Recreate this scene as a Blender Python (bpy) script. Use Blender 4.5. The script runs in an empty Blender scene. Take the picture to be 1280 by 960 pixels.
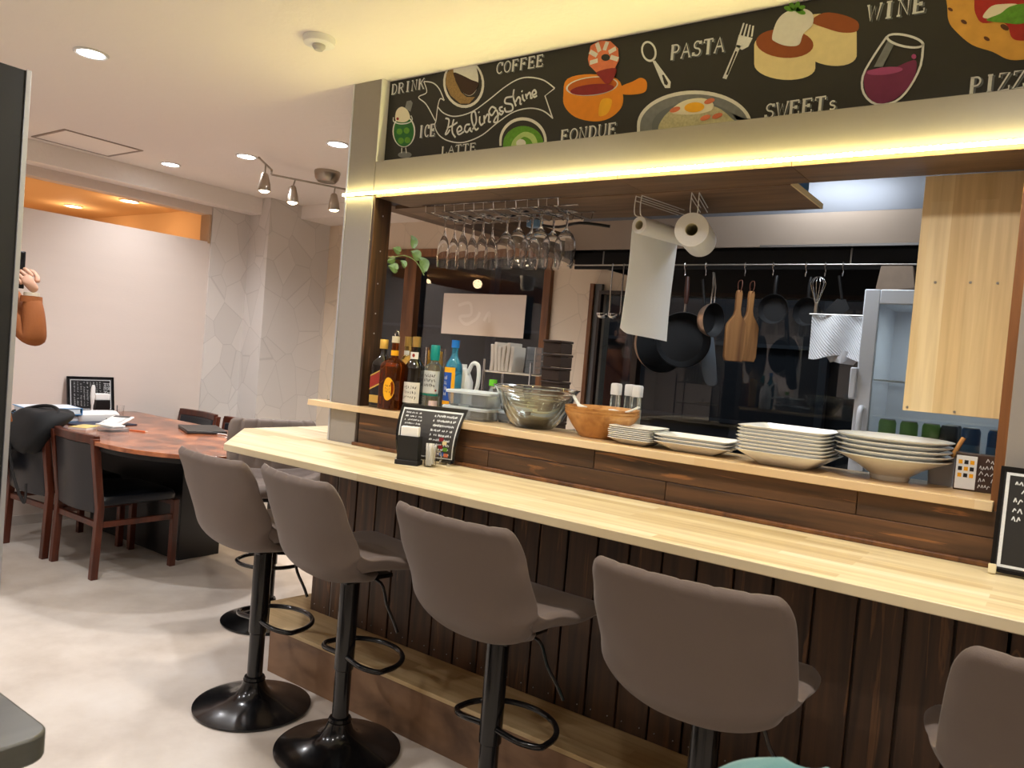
import bpy, bmesh, math, random
from math import sin, cos, pi, radians, sqrt
from mathutils import Vector, Matrix
random.seed(7)
SC = bpy.context.scene
COL = SC.collection

# ------------------------------------------------------------------ camera
H = 1.3; FPX = 968.8
YAW, PITCH, ROLL = radians(35.66), radians(1.962), radians(4.762)
_f = Vector((-sin(YAW)*cos(PITCH), cos(YAW)*cos(PITCH), -sin(PITCH)))
_r = _f.cross(Vector((0, 0, 1))).normalized(); _d = _f.cross(_r)
CR = cos(ROLL)*_r - sin(ROLL)*_d; CD = sin(ROLL)*_r + cos(ROLL)*_d; CF = _f
CO = Vector((0, 0, H))
cam = bpy.data.cameras.new('camera'); co = bpy.data.objects.new('camera', cam); COL.objects.link(co)
m3 = Matrix((CR, -CD, -CF)).transposed()
co.matrix_world = Matrix.Translation(CO) @ m3.to_4x4()
cam.sensor_fit = 'HORIZONTAL'; cam.sensor_width = 36; cam.lens = FPX/1280*36
cam.clip_start = .02; cam.clip_end = 60
cam.dof.use_dof = True; cam.dof.focus_distance = 2.9; cam.dof.aperture_fstop = 10
SC.camera = co

def at(u, v, ax, val):
    """a pixel of the photograph -> the point on the plane ax = val"""
    d = CR*((u-640)/FPX) + CD*((v-480)/FPX) + CF
    i = 'xyz'.index(ax); t = (val-CO[i])/d[i]
    return CO + d*t

# ------------------------------------------------------------------ world, exposure
w = bpy.data.worlds.new('world'); SC.world = w; w.use_nodes = True
w.node_tree.nodes['Background'].inputs[0].default_value = (.30, .36, .45, 1)
w.node_tree.nodes['Background'].inputs[1].default_value = .12
SC.view_settings.view_transform = 'Standard'; SC.view_settings.look = 'None'
SC.view_settings.exposure = 0.8; SC.view_settings.gamma = 1; SC.view_settings.use_curve_mapping = False
CEIL = 2.35; FZ_F = 1.668
# lamp settings (the lamps themselves are built with their fittings further down)
P_ROW = 32.0       # downlights over the bar stools
P_DIN = 45.0       # downlights over the dining side
P_SPOT = 17.0       # warm spots on the bar lamp
P_KIT = 6.0       # kitchen tube
P_WARM = 14.0      # lamps of the room beyond the opening
LED = 68.0         # led tape strength

# ------------------------------------------------------------------ materials
def lin(c):
    return tuple(((x/12.92) if x <= .04045 else ((x+.055)/1.055)**2.4) for x in c)
def rgb(r, g, b): return lin((r/255, g/255, b/255)) + (1,)
MATS = {}
def pbr(name, col, rough=.5, metal=0, noise=0, nscale=20, bump=0, bscale=80, trans=0, ior=1.45, alpha=1, sheen=0, coat=0, stretch=None, emit=None, estr=0, spec=None):
    if name in MATS: return MATS[name]
    m = bpy.data.materials.new(name); m.use_nodes = True
    nt = m.node_tree; b = nt.nodes['Principled BSDF']
    b.inputs['Base Color'].default_value = col
    b.inputs['Roughness'].default_value = rough; b.inputs['Metallic'].default_value = metal
    b.inputs['IOR'].default_value = ior; b.inputs['Transmission Weight'].default_value = trans
    b.inputs['Alpha'].default_value = alpha
    if sheen: b.inputs['Sheen Weight'].default_value = sheen
    if coat: b.inputs['Coat Weight'].default_value = coat; b.inputs['Coat Roughness'].default_value = .1
    if spec is not None: b.inputs['Specular IOR Level'].default_value = spec
    if emit: b.inputs['Emission Color'].default_value = emit; b.inputs['Emission Strength'].default_value = estr
    if noise or bump:
        tc = nt.nodes.new('ShaderNodeTexCoord'); mp = nt.nodes.new('ShaderNodeMapping')
        nt.links.new(tc.outputs['Object'], mp.inputs[0])
        if stretch: mp.inputs['Scale'].default_value = stretch
        if noise:
            n = nt.nodes.new('ShaderNodeTexNoise'); n.inputs['Scale'].default_value = nscale; n.inputs['Detail'].default_value = 5
            nt.links.new(mp.outputs[0], n.inputs['Vector'])
            mx = nt.nodes.new('ShaderNodeMix'); mx.data_type = 'RGBA'
            mx.inputs[6].default_value = tuple(c*(1-noise) for c in col[:3])+(1,)
            mx.inputs[7].default_value = tuple(min(1, c*(1+noise)) for c in col[:3])+(1,)
            nt.links.new(n.outputs[0], mx.inputs[0]); nt.links.new(mx.outputs[2], b.inputs['Base Color'])
        if bump:
            n2 = nt.nodes.new('ShaderNodeTexNoise'); n2.inputs['Scale'].default_value = bscale; n2.inputs['Detail'].default_value = 3
            nt.links.new(mp.outputs[0], n2.inputs['Vector'])
            bp = nt.nodes.new('ShaderNodeBump'); bp.inputs['Strength'].default_value = bump; bp.inputs['Distance'].default_value = .004
            nt.links.new(n2.outputs[0], bp.inputs['Height']); nt.links.new(bp.outputs[0], b.inputs['Normal'])
    MATS[name] = m
    return m

def ramp(nt, stops):
    r = nt.nodes.new('ShaderNodeValToRGB'); e = r.color_ramp.elements
    e[0].position, e[0].color = stops[0]; e[1].position, e[1].color = stops[-1]
    for p, c in stops[1:-1]:
        k = e.new(p); k.color = c
    return r

def wood(name, dark, mid, light, scale=(1, 1, 1), rough=.5, grain=9, fleck=None, coat=0):
    """straight-grained wood, grain along the axis with the small scale"""
    m = bpy.data.materials.new(name); m.use_nodes = True; nt = m.node_tree; b = nt.nodes['Principled BSDF']
    tc = nt.nodes.new('ShaderNodeTexCoord'); mp = nt.nodes.new('ShaderNodeMapping'); mp.inputs['Scale'].default_value = scale
    oi = nt.nodes.new('ShaderNodeObjectInfo'); ad = nt.nodes.new('ShaderNodeVectorMath'); ad.operation = 'ADD'
    sc = nt.nodes.new('ShaderNodeVectorMath'); sc.operation = 'SCALE'; sc.inputs['Scale'].default_value = 37
    cx = nt.nodes.new('ShaderNodeCombineXYZ')
    for i in range(3): nt.links.new(oi.outputs['Random'], cx.inputs[i])
    nt.links.new(cx.outputs[0], sc.inputs[0]); nt.links.new(tc.outputs['Object'], mp.inputs[0])
    nt.links.new(mp.outputs[0], ad.inputs[0]); nt.links.new(sc.outputs[0], ad.inputs[1])
    n = nt.nodes.new('ShaderNodeTexNoise'); n.inputs['Scale'].default_value = grain; n.inputs['Detail'].default_value = 6; n.inputs['Distortion'].default_value = .6
    nt.links.new(ad.outputs[0], n.inputs['Vector'])
    r = ramp(nt, [(.3, dark), (.5, mid), (.72, light)]); nt.links.new(n.outputs[0], r.inputs[0])
    out = r.outputs[0]
    if fleck:
        n3 = nt.nodes.new('ShaderNodeTexNoise'); n3.inputs['Scale'].default_value = grain*.55; n3.inputs['Detail'].default_value = 8; n3.inputs['Distortion'].default_value = 2.5
        nt.links.new(ad.outputs[0], n3.inputs['Vector'])
        r3 = ramp(nt, [(.61, (0, 0, 0, 1)), (.66, (1, 1, 1, 1)), (.70, (0, 0, 0, 1))]); nt.links.new(n3.outputs[0], r3.inputs[0])
        mx = nt.nodes.new('ShaderNodeMix'); mx.data_type = 'RGBA'; mx.inputs[7].default_value = fleck
        nt.links.new(r3.outputs[0], mx.inputs[0]); nt.links.new(out, mx.inputs[6]); out = mx.outputs[2]
    # slight tone shift from piece to piece
    hs = nt.nodes.new('ShaderNodeHueSaturation'); mr = nt.nodes.new('ShaderNodeMapRange')
    mr.inputs[3].default_value = .82; mr.inputs[4].default_value = 1.18
    nt.links.new(oi.outputs['Random'], mr.inputs[0]); nt.links.new(mr.outputs[0], hs.inputs['Value']); nt.links.new(out, hs.inputs['Color'])
    nt.links.new(hs.outputs[0], b.inputs['Base Color']); b.inputs['Roughness'].default_value = rough
    if coat: b.inputs['Coat Weight'].default_value = coat; b.inputs['Coat Roughness'].default_value = .12
    bp = nt.nodes.new('ShaderNodeBump'); bp.inputs['Strength'].default_value = .15; bp.inputs['Distance'].default_value = .002
    nt.links.new(n.outputs[0], bp.inputs['Height']); nt.links.new(bp.outputs[0], b.inputs['Normal'])
    MATS[name] = m; return m

def staves(name, c1, c2, c3, along='x', rough=.35, width=.038, length=.42, grain=1.0):
    """laminated board: finger-jointed staves flush in one surface"""
    m = bpy.data.materials.new(name); m.use_nodes = True; nt = m.node_tree; b = nt.nodes['Principled BSDF']
    tc = nt.nodes.new('ShaderNodeTexCoord'); sp = nt.nodes.new('ShaderNodeSeparateXYZ'); cb = nt.nodes.new('ShaderNodeCombineXYZ')
    nt.links.new(tc.outputs['Object'], sp.inputs[0])
    a, c = {'x': (0, 1), 'y': (1, 0), 'z': (2, 0)}[along]
    nt.links.new(sp.outputs[a], cb.inputs[0]); nt.links.new(sp.outputs[c], cb.inputs[1])
    br = nt.nodes.new('ShaderNodeTexBrick'); br.offset = .37; br.inputs['Scale'].default_value = 1
    br.inputs['Color1'].default_value = (0, 0, 0, 1); br.inputs['Color2'].default_value = (1, 1, 1, 1)
    br.inputs['Mortar Size'].default_value = 0.0; br.inputs['Brick Width'].default_value = length; br.inputs['Row Height'].default_value = width
    nt.links.new(cb.outputs[0], br.inputs['Vector'])
    r = ramp(nt, [(.0, c1), (.35, c2), (.8, c2), (1, c3)]); nt.links.new(br.outputs['Color'], r.inputs[0])
    mp = nt.nodes.new('ShaderNodeMapping'); mp.inputs['Scale'].default_value = (2.2, 45, 1); nt.links.new(cb.outputs[0], mp.inputs[0])
    n = nt.nodes.new('ShaderNodeTexNoise'); n.inputs['Scale'].default_value = grain; n.inputs['Detail'].default_value = 5; n.inputs['Distortion'].default_value = .4
    nt.links.new(mp.outputs[0], n.inputs['Vector'])
    r2 = ramp(nt, [(.35, (.80, .76, .68, 1)), (.6, (1, 1, 1, 1))]); nt.links.new(n.outputs[0], r2.inputs[0])
    mx = nt.nodes.new('ShaderNodeMix'); mx.data_type = 'RGBA'; mx.blend_type = 'MULTIPLY'; mx.inputs[0].default_value = .8
    nt.links.new(r.outputs[0], mx.inputs[6]); nt.links.new(r2.outputs[0], mx.inputs[7])
    nt.links.new(mx.outputs[2], b.inputs['Base Color']); b.inputs['Roughness'].default_value = rough
    MATS[name] = m; return m

PINE = staves('pine_counter', rgb(214, 190, 146), rgb(236, 219, 182), rgb(244, 232, 203), 'x')
PINE_DULL = staves('pine_step', rgb(176, 146, 104), rgb(200, 172, 128), rgb(208, 184, 142), 'x', rough=.5)
PINE_V = staves('pine_upright', rgb(222, 192, 142), rgb(238, 214, 168), rgb(244, 224, 184), 'z', rough=.4, width=.052, length=.9)
DARKW = wood('dark_stained_plank', rgb(44, 30, 20), rgb(72, 50, 34), rgb(92, 64, 42), (1, 1, .06), .5, 30, rgb(116, 80, 50))
DARKH = wood('dark_stained_board', rgb(50, 33, 21), rgb(80, 54, 34), rgb(100, 68, 42), (.08, 1, 1), .5, 30, rgb(142, 94, 54))
STEPW = wood('step_board', rgb(92, 68, 50), rgb(132, 100, 74), rgb(154, 120, 90), (.5, 1, 1), .5, 7)
SOFFW = wood('soffit_wood', rgb(84, 64, 48), rgb(108, 84, 64), rgb(124, 98, 76), (.12, 1, 1), .5, 22)
SOFFY = wood('beam_wood', rgb(62, 42, 26), rgb(92, 64, 40), rgb(112, 80, 52), (1, .1, 1), .5, 22)
FRAMEW = wood('window_frame_wood', rgb(84, 50, 24), rgb(118, 74, 38), rgb(140, 92, 50), (1, 1, .08), .45, 25)
CHAIRW = wood('mahogany', rgb(56, 24, 14), rgb(84, 38, 22), rgb(104, 50, 30), (1, 1, .15), .35, 22)
TABLEW = wood('burl_veneer', rgb(66, 34, 22), rgb(132, 74, 46), rgb(196, 122, 80), (.7, 1.2, 1), .22, 9, None, .3)  # burl grain; orange highlights of reflections are put into the light tone
BOWLW = wood('bowl_wood', rgb(178, 118, 58), rgb(208, 150, 84), rgb(222, 168, 102), (1, 1, .4), .4, 26)
BOARDW = wood('cutting_board_wood', rgb(112, 72, 38), rgb(156, 108, 62), rgb(176, 126, 76), (1, 1, .1), .5, 20)
GREYW = wood('grey_table_wood', rgb(58, 58, 54), rgb(76, 76, 70), rgb(92, 92, 84), (1, .15, 1), .35, 9)
GREY = pbr('pillar_grey', rgb(150, 144, 138), .38, noise=.03, nscale=60)
EDGE = pbr('aluminium_edge', rgb(205, 208, 215), .3, metal=.6)
WHITEW = pbr('white_ceiling', rgb(244, 238, 231), .85, bump=.6, bscale=30)
TAUPE = pbr('taupe_leatherette', rgb(104, 89, 80), .62, noise=.05, nscale=8, bump=.12, bscale=500, sheen=.15)
BLACKM = pbr('black_gloss_metal', rgb(18, 18, 20), .22, metal=.3, coat=.4)
BLACKP = pbr('black_plastic', rgb(20, 20, 21), .4)
BLACKL = pbr('black_leather', rgb(28, 31, 38), .33, noise=.1, nscale=6, bump=.15, bscale=160)
BLACKC = pbr('black_cloth', rgb(20, 22, 25), .75, bump=.3, bscale=200)
BLACKX = pbr('black_matt', rgb(24, 24, 26), .65)
STEEL = pbr('brushed_steel', rgb(176, 172, 166), .32, metal=1, noise=.06, nscale=8)
NICKEL = pbr('satin_nickel', rgb(176, 166, 152), .28, metal=1)
CHROME = pbr('chrome_wire', rgb(215, 215, 215), .15, metal=1)
WHITEP = pbr('white_plastic', rgb(235, 235, 233), .4)
CERAM = pbr('white_ceramic', rgb(236, 236, 232), .18, coat=.5)
PAPER = pbr('white_paper', rgb(240, 240, 238), .85, bump=.3, bscale=220)
PAPERW = pbr('cream_paper', rgb(226, 216, 200), .85)
GLASS = pbr('clear_glass', (1, 1, 1, 1), .0, trans=1, ior=1.45)
GLASSG = pbr('greenish_glass', (.96, .99, .98, 1), .0, trans=1, ior=1.48)
PANE = pbr('window_glass', (.55, .58, .60, 1), .0, trans=1, ior=1.5)
FOGP = pbr('frosted_plastic', rgb(240, 246, 250), .15, trans=.85, ior=1.15)
EM_COOL = pbr('downlight_glow', (1, 1, 1, 1), .5, emit=(.93, .97, 1, 1), estr=14)
EM_WARM = pbr('warm_glow', (1, 1, 1, 1), .5, emit=(1, .80, .52, 1), estr=16)
EM_LED = pbr('led_chip', (1, .9, .4, 1), .5, emit=(1, .86, .34, 1), estr=LED)
CHALK = pbr('sign_black', rgb(34, 33, 33), .55, noise=.1, nscale=5)
CHALKW = pbr('chalk_white', rgb(222, 226, 228), .8, noise=.15, nscale=300)
CHALKG = pbr('chalk_grey', rgb(105, 110, 116), .8)
SKIN = pbr('skin', rgb(205, 160, 136), .5)
CAMEL = pbr('brown_coat', rgb(146, 84, 40), .8, noise=.08, nscale=12, bump=.2, bscale=150)

def floor_mat():
    m = bpy.data.materials.new('stone_look_floor'); m.use_nodes = True; nt = m.node_tree; b = nt.nodes['Principled BSDF']
    tc = nt.nodes.new('ShaderNodeTexCoord')
    n = nt.nodes.new('ShaderNodeTexNoise'); n.inputs['Scale'].default_value = 3.2; n.inputs['Detail'].default_value = 9; n.inputs['Roughness'].default_value = .62
    nt.links.new(tc.outputs['Object'], n.inputs['Vector'])
    r = ramp(nt, [(.3, rgb(190, 178, 166)), (.55, rgb(208, 198, 187)), (.75, rgb(216, 208, 199))]); nt.links.new(n.outputs[0], r.inputs[0])
    nt.links.new(r.outputs[0], b.inputs['Base Color']); b.inputs['Roughness'].default_value = .42
    n2 = nt.nodes.new('ShaderNodeTexNoise'); n2.inputs['Scale'].default_value = 60; n2.inputs['Detail'].default_value = 4
    nt.links.new(tc.outputs['Object'], n2.inputs['Vector'])
    bp = nt.nodes.new('ShaderNodeBump'); bp.inputs['Strength'].default_value = .12; bp.inputs['Distance'].default_value = .003
    nt.links.new(n2.outputs[0], bp.inputs['Height']); nt.links.new(bp.outputs[0], b.inputs['Normal'])
    return m
def polygon_paper(name, base, line):
    m = bpy.data.materials.new(name); m.use_nodes = True; nt = m.node_tree; b = nt.nodes['Principled BSDF']
    tc = nt.nodes.new('ShaderNodeTexCoord'); mp = nt.nodes.new('ShaderNodeMapping'); mp.inputs['Scale'].default_value = (5.0, 5.0, 3.9); mp.inputs['Rotation'].default_value = (.3, .5, .2)
    nt.links.new(tc.outputs['Object'], mp.inputs[0])
    v = nt.nodes.new('ShaderNodeTexVoronoi'); v.feature = 'DISTANCE_TO_EDGE'; v.inputs['Scale'].default_value = 1.0
    v2 = nt.nodes.new('ShaderNodeTexVoronoi'); v2.inputs['Scale'].default_value = 1.0
    nt.links.new(mp.outputs[0], v.inputs['Vector']); nt.links.new(mp.outputs[0], v2.inputs['Vector'])
    r = ramp(nt, [(.003, line), (.016, base)]); nt.links.new(v.outputs['Distance'], r.inputs[0])
    mx = nt.nodes.new('ShaderNodeMix'); mx.data_type = 'RGBA'; mx.blend_type = 'MULTIPLY'; mx.inputs[0].default_value = 1
    sp = nt.nodes.new('ShaderNodeSeparateColor'); nt.links.new(v2.outputs['Color'], sp.inputs[0])
    mr = nt.nodes.new('ShaderNodeMapRange'); mr.inputs[3].default_value = .90; mr.inputs[4].default_value = 1.0
    nt.links.new(sp.outputs[0], mr.inputs[0]); nt.links.new(r.outputs[0], mx.inputs[6]); nt.links.new(mr.outputs[0], mx.inputs[7])
    nt.links.new(mx.outputs[2], b.inputs['Base Color']); b.inputs['Roughness'].default_value = .6
    return m
FLOORM = floor_mat()
WALLL = pbr('pale_wallpaper', rgb(226, 213, 203), .8, noise=.03, nscale=4, bump=.15, bscale=60, stretch=(1, .4, 3))
POLY = polygon_paper('polygon_wallpaper', rgb(226, 220, 214), rgb(210, 204, 198))
POLYB = polygon_paper('polygon_wallpaper_warm_lit', rgb(232, 216, 194), rgb(218, 202, 180))  # same wallpaper, with the tint of the warm spots put into its colour
CREAMW = pbr('cream_kitchen_wall', rgb(222, 208, 188), .7, noise=.03, nscale=5)

# ------------------------------------------------------------------ mesh builder
class MB:
    def __init__(s): s.v = []; s.f = []
    def add(s, vs, fs):
        o = len(s.v); s.v += [tuple(p) for p in vs]; s.f += [tuple(i+o for i in f) for f in fs]; return s
    def box(s, c, d, rot=None):
        hx, hy, hz = d[0]/2, d[1]/2, d[2]/2
        vs = [Vector((x, y, z)) for x in (-hx, hx) for y in (-hy, hy) for z in (-hz, hz)]
        if rot is not None: vs = [rot @ p for p in vs]
        c = Vector(c)
        return s.add([p+c for p in vs], [(0, 1, 3, 2), (4, 6, 7, 5), (0, 4, 5, 1), (2, 3, 7, 6), (0, 2, 6, 4), (1, 5, 7, 3)])
    def bb(s, x0, x1, y0, y1, z0, z1):
        return s.box(((x0+x1)/2, (y0+y1)/2, (z0+z1)/2), (abs(x1-x0), abs(y1-y0), abs(z1-z0)))
    def loft(s, rings, cap0=True, cap1=True, closed=False):
        n = len(rings[0]); o = len(s.v)
        for r in rings: s.v += [tuple(p) for p in r]
        k = len(rings)
        for i in range(k if closed else k-1):
            a = o+i*n; b = o+((i+1) % k)*n
            for j in range(n):
                j2 = (j+1) % n; s.f.append((a+j, a+j2, b+j2, b+j))
        if not closed:
            if cap0: s.f.append(tuple(o+j for j in reversed(range(n))))
            if cap1: s.f.append(tuple(o+(k-1)*n+j for j in range(n)))
        return s
    def lathe(s, prof, n=24, c=(0, 0, 0), cap0=True, cap1=True, rot=None):
        c = Vector(c); R = []
        for r, z in prof:
            ring = [Vector((max(r, 1e-5)*cos(2*pi*j/n), max(r, 1e-5)*sin(2*pi*j/n), z)) for j in range(n)]
            if rot is not None: ring = [rot @ p for p in ring]
            R.append([p+c for p in ring])
        return s.loft(R, cap0, cap1)
    def cyl(s, p0, p1, r0, r1=None, n=16):
        r1 = r0 if r1 is None else r1; p0 = Vector(p0); p1 = Vector(p1); d = (p1-p0)
        q = Vector((0, 0, 1)).rotation_difference(d).to_matrix()
        return s.loft([[p0+q@Vector((r0*cos(2*pi*j/n), r0*sin(2*pi*j/n), 0)) for j in range(n)],
                       [p1+q@Vector((r1*cos(2*pi*j/n), r1*sin(2*pi*j/n), 0)) for j in range(n)]])
    def tube(s, pts, r, n=8, closed=False):
        P = [Vector(p) for p in pts]; k = len(P); R = []; up = None
        for i in range(k):
            if closed: t = (P[(i+1) % k]-P[i-1]).normalized()
            else: t = (P[min(i+1, k-1)]-P[max(i-1, 0)]).normalized()
            if up is None: up = t.orthogonal().normalized()
            up = (up - t*up.dot(t)); up = up.normalized() if up.length > 1e-6 else t.orthogonal().normalized()
            sd = t.cross(up); rr = r[i] if isinstance(r, (list, tuple)) else r
            R.append([P[i]+(up*cos(2*pi*j/n)+sd*sin(2*pi*j/n))*rr for j in range(n)])
        return s.loft(R, closed=closed)
    def prism(s, poly, fn, t0, t1):
        """2d outline extruded; fn(a, b, t) -> 3d point"""
        n = len(poly)
        return s.loft([[fn(a, b, t0) for a, b in poly], [fn(a, b, t1) for a, b in poly]])
    def sq(s, rings, n=32, c=(0, 0, 0), rot=0):
        """lofted rings (rx, ry, z, exponent)"""
        R = []; c = Vector(c); M = Matrix.Rotation(rot, 3, 'Z')
        for rx, ry, z, e in rings:
            ring = []
            for j in range(n):
                t = 2*pi*(j+.5)/n; ct, st = cos(t), sin(t)
                ring.append(c+M@Vector((rx*math.copysign(abs(ct)**(2/e), ct), ry*math.copysign(abs(st)**(2/e), st), z)))
            R.append(ring)
        return s.loft(R)
    def obj(s, name, mat, parent=None, smooth=False, bevel=0, subsurf=0, loc=None, segs=2):
        me = bpy.data.meshes.new(name); me.from_pydata(s.v, [], s.f)
        bm = bmesh.new(); bm.from_mesh(me); bmesh.ops.recalc_face_normals(bm, faces=bm.faces); bm.to_mesh(me); bm.free()
        me.materials.append(mat)
        o = bpy.data.objects.new(name, me); COL.objects.link(o)
        if parent is not None: o.parent = parent
        if loc is not None: o.location = loc
        if bevel:
            b = o.modifiers.new('bevel', 'BEVEL'); b.width = bevel; b.segments = segs; b.limit_method = 'ANGLE'; b.angle_limit = radians(40)
        if subsurf:
            q = o.modifiers.new('subsurf', 'SUBSURF'); q.levels = subsurf; q.render_levels = subsurf
        if smooth or bevel:
            for p in me.polygons: p.use_smooth = True
            if not subsurf:
                me.set_sharp_from_angle(angle=radians(38))
        return o

def thing(name, label, cat, loc=(0, 0, 0), rotz=0, group=None):
    o = bpy.data.objects.new(name, None); COL.objects.link(o); o.location = loc; o.rotation_euler = (0, 0, rotz)
    o.empty_display_size = .1
    o['label'] = label; o['category'] = cat
    if group: o['group'] = group
    return o
def tag(o, label, cat, group=None):
    o['label'] = label; o['category'] = cat
    if group: o['group'] = group
    return o
def struct(o): o['kind'] = 'structure'; return o
def dup(root, loc=None, rotz=None, label=None):
    c = root.copy(); COL.objects.link(c)
    if loc is not None: c.location = loc
    if rotz is not None: c.rotation_euler = (0, 0, rotz)
    if label: c['label'] = label
    for ch in list(root.children):
        k = ch.copy(); COL.objects.link(k); k.parent = c
        for g in list(ch.children):
            q = g.copy(); COL.objects.link(q); q.parent = k
    return c
def lamp(name, kind, loc, power, color, size=.1, target=None, blend=.5, angle=None, parent=None):
    l = bpy.data.lights.new(name, kind); l.energy = power; l.color = color
    if kind == 'AREA': l.size = size; l.shape = 'DISK'
    else: l.shadow_soft_size = size
    if kind == 'SPOT': l.spot_size = angle or radians(140); l.spot_blend = blend
    o = bpy.data.objects.new(name, l); COL.objects.link(o); o.location = loc
    if target is not None:
        o.rotation_euler = (Vector(target)-Vector(loc)).to_track_quat('-Z', 'Y').to_euler()
    if parent is not None: o.parent = parent; o.location = Vector(loc)-parent.location
    return o
COOL = (1, .95, .90); WARM = (1, .76, .5)

# ================================================================== STRUCTURE
XL, XR, YF, YB = -5.25, 2.4, -2.6, 4.25
struct(MB().bb(XL-3.2, XR, YF, YB+.1, -.1, 0).obj('floor', FLOORM))
struct(MB().bb(XL, XR, YF, YB+.1, CEIL, CEIL+.08).obj('ceiling', WHITEW))
# left wall with the long high opening
OZ0, OZ1, OY = 1.965, 2.165, 3.33
wl = MB(); wl.bb(XL-.1, XL, YF, YB, 0, OZ0); wl.bb(XL-.1, XL, OY, YB, OZ0, CEIL); wl.bb(XL-.1, XL, YF, OY, OZ1, CEIL); wl.bb(XL-.1, XL, YF, -1.8, OZ0, OZ1)
struct(wl.obj('wall_left', WALLL))
struct(MB().bb(XL-.102, XL+.012, OY-.012, OY+.004, OZ0-.01, OZ1).obj('trim_1', pbr('trim_tan', rgb(190, 160, 130), .6)))
struct(MB().bb(XL, XL+.15, YF, 3.66, 2.226, CEIL-.001).obj('trim_2', WHITEW))            # boxed soffit
# patterned end of the left wall and the column in the corner
struct(MB().bb(XL+.001, XL+.012, 3.34, 3.66, 0, 2.3).obj('wallpaper_panel', POLY))
struct(MB().bb(XL, -5.0, 3.66, YB, 0, CEIL-.001).obj('wall_column', POLY))
# back wall with two windows
W1 = (-4.55, -2.84, .85, 1.985); W2 = (-2.40, .35, .85, 1.74)
wb = MB()
wb.bb(XL, W1[0], YB, YB+.1, 0, CEIL); wb.bb(W1[0], W1[1], YB, YB+.1, 0, W1[2]); wb.bb(W1[0], W1[1], YB, YB+.1, W1[3], CEIL)
wb.bb(W1[1], W2[0], YB, YB+.1, 0, CEIL); wb.bb(W2[0], W2[1], YB, YB+.1, 0, W2[2]); wb.bb(W2[0], W2[1], YB, YB+.1, W2[3], CEIL); wb.bb(W2[1], XR, YB, YB+.1, 0, CEIL)
struct(wb.obj('wall_back', POLYB))
struct(MB().bb(-5.0, -2.45, 3.95, YB, 2.245, CEIL-.001).obj('trim_3', WHITEW))            # shallow soffit on the back wall
struct(MB().bb(XR, XR+.1, YF, YB, 0, CEIL).obj('wall_right', WALLL))
struct(MB().bb(XL, XR, YF-.1, YF, 0, CEIL).obj('wall_front', WALLL))
bs = MB(); bs.bb(XL, XL+.012, YF, 3.34, 0, .06)
struct(bs.obj('baseboard_left', pbr('baseboard', rgb(214, 206, 198), .5)))
# windows
def window(name, x0, x1, z0, z1, fw, posts, FRAMEW=FRAMEW):
    w = thing(name, '', ''); del w['label'], w['category']; w['kind'] = 'structure'; w.location = (0, 0, 0)
    y = YB
    MB().bb(x0-fw, x1+fw, y-.035, y+.02, z1-.004, z1+fw).obj('frame_head', FRAMEW, w, bevel=.002)
    MB().bb(x0-fw, x1+fw, y-.06, y+.02, z0-.03, z0).obj('window_sill', FRAMEW, w, bevel=.002)
    for xa, xb in [(x0-fw, x0), (x1, x1+fw)]: MB().bb(xa, xb, y-.035, y+.02, z0, z1).obj('frame_post', FRAMEW, w, bevel=.002)
    for xa, xb in posts: MB().bb(xa, xb, y-.03, y+.03, z0, z1).obj('mullion', FRAMEW, w, bevel=.002)
    xs = [x0]+[c for p in posts for c in p]+[x1]
    for i in range(0, len(xs), 2): MB().bb(xs[i], xs[i+1], y+.03, y+.036, z0, z1).obj('pane', PANE, w)
    return w
w1 = window('window_1', W1[0], W1[1], W1[2], W1[3], .055, [(-4.10, -3.98)])
w2 = window('window_2', W2[0], W2[1], W2[2], W2[3], .02, [(-2.16, -2.12)], pbr('dark_frame', rgb(44, 30, 22), .4))
# dark strip between the windows: brown edge, grey jamb, brown edge
struct(MB().bb(-2.478, -2.452, YB-.05, YB, .0, 1.80).obj('trim_4', FRAMEW))
struct(MB().bb(-2.452, -2.405, YB-.03, YB, .0, 1.80).obj('trim_5', pbr('jamb_grey', rgb(96, 96, 96), .5)))
# outside: the lane behind the building at night
struct(MB().bb(-9, 4, 6.4, 6.6, -.2, 4).obj('wall_outside', pbr('outside_wall', rgb(70, 74, 80), .9)))
struct(MB().bb(-9, 4, YB+.12, 6.4, -.2, -.1).obj('ground_outside', pbr('asphalt', rgb(50, 50, 52), .9)))
dr = MB()
for x in (-4.9, -3.3, -1.6, -.2): dr.bb(x, x+.06, 6.3, 6.39, -.1, 3)
for z in (.9, 1.55, 2.2): dr.bb(-9, 4, 6.34, 6.38, z, z+.03)
struct(dr.obj('trim_outside', pbr('outside_trim', rgb(92, 98, 106), .8)))

# room beyond the opening: lit warm
RX = -8.35
rb = MB(); rb.bb(RX-.1, RX, YF, YB, 0, 2.7); rb.bb(RX, XL-.1, YB-.5, YB-.4, 0, 2.7); rb.bb(RX, XL-.1, YF-.1, YF, 0, 2.7)
AMBER = pbr('amber_lit_white', rgb(224, 186, 140), .8)  # white surfaces, the orange of the warm lamps put into their colour
struct(rb.obj('wall_far_room', AMBER))
struct(MB().bb(RX, XL-.1, YF, YB, 2.32, 2.4).obj('ceiling_far_room', AMBER))

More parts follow.
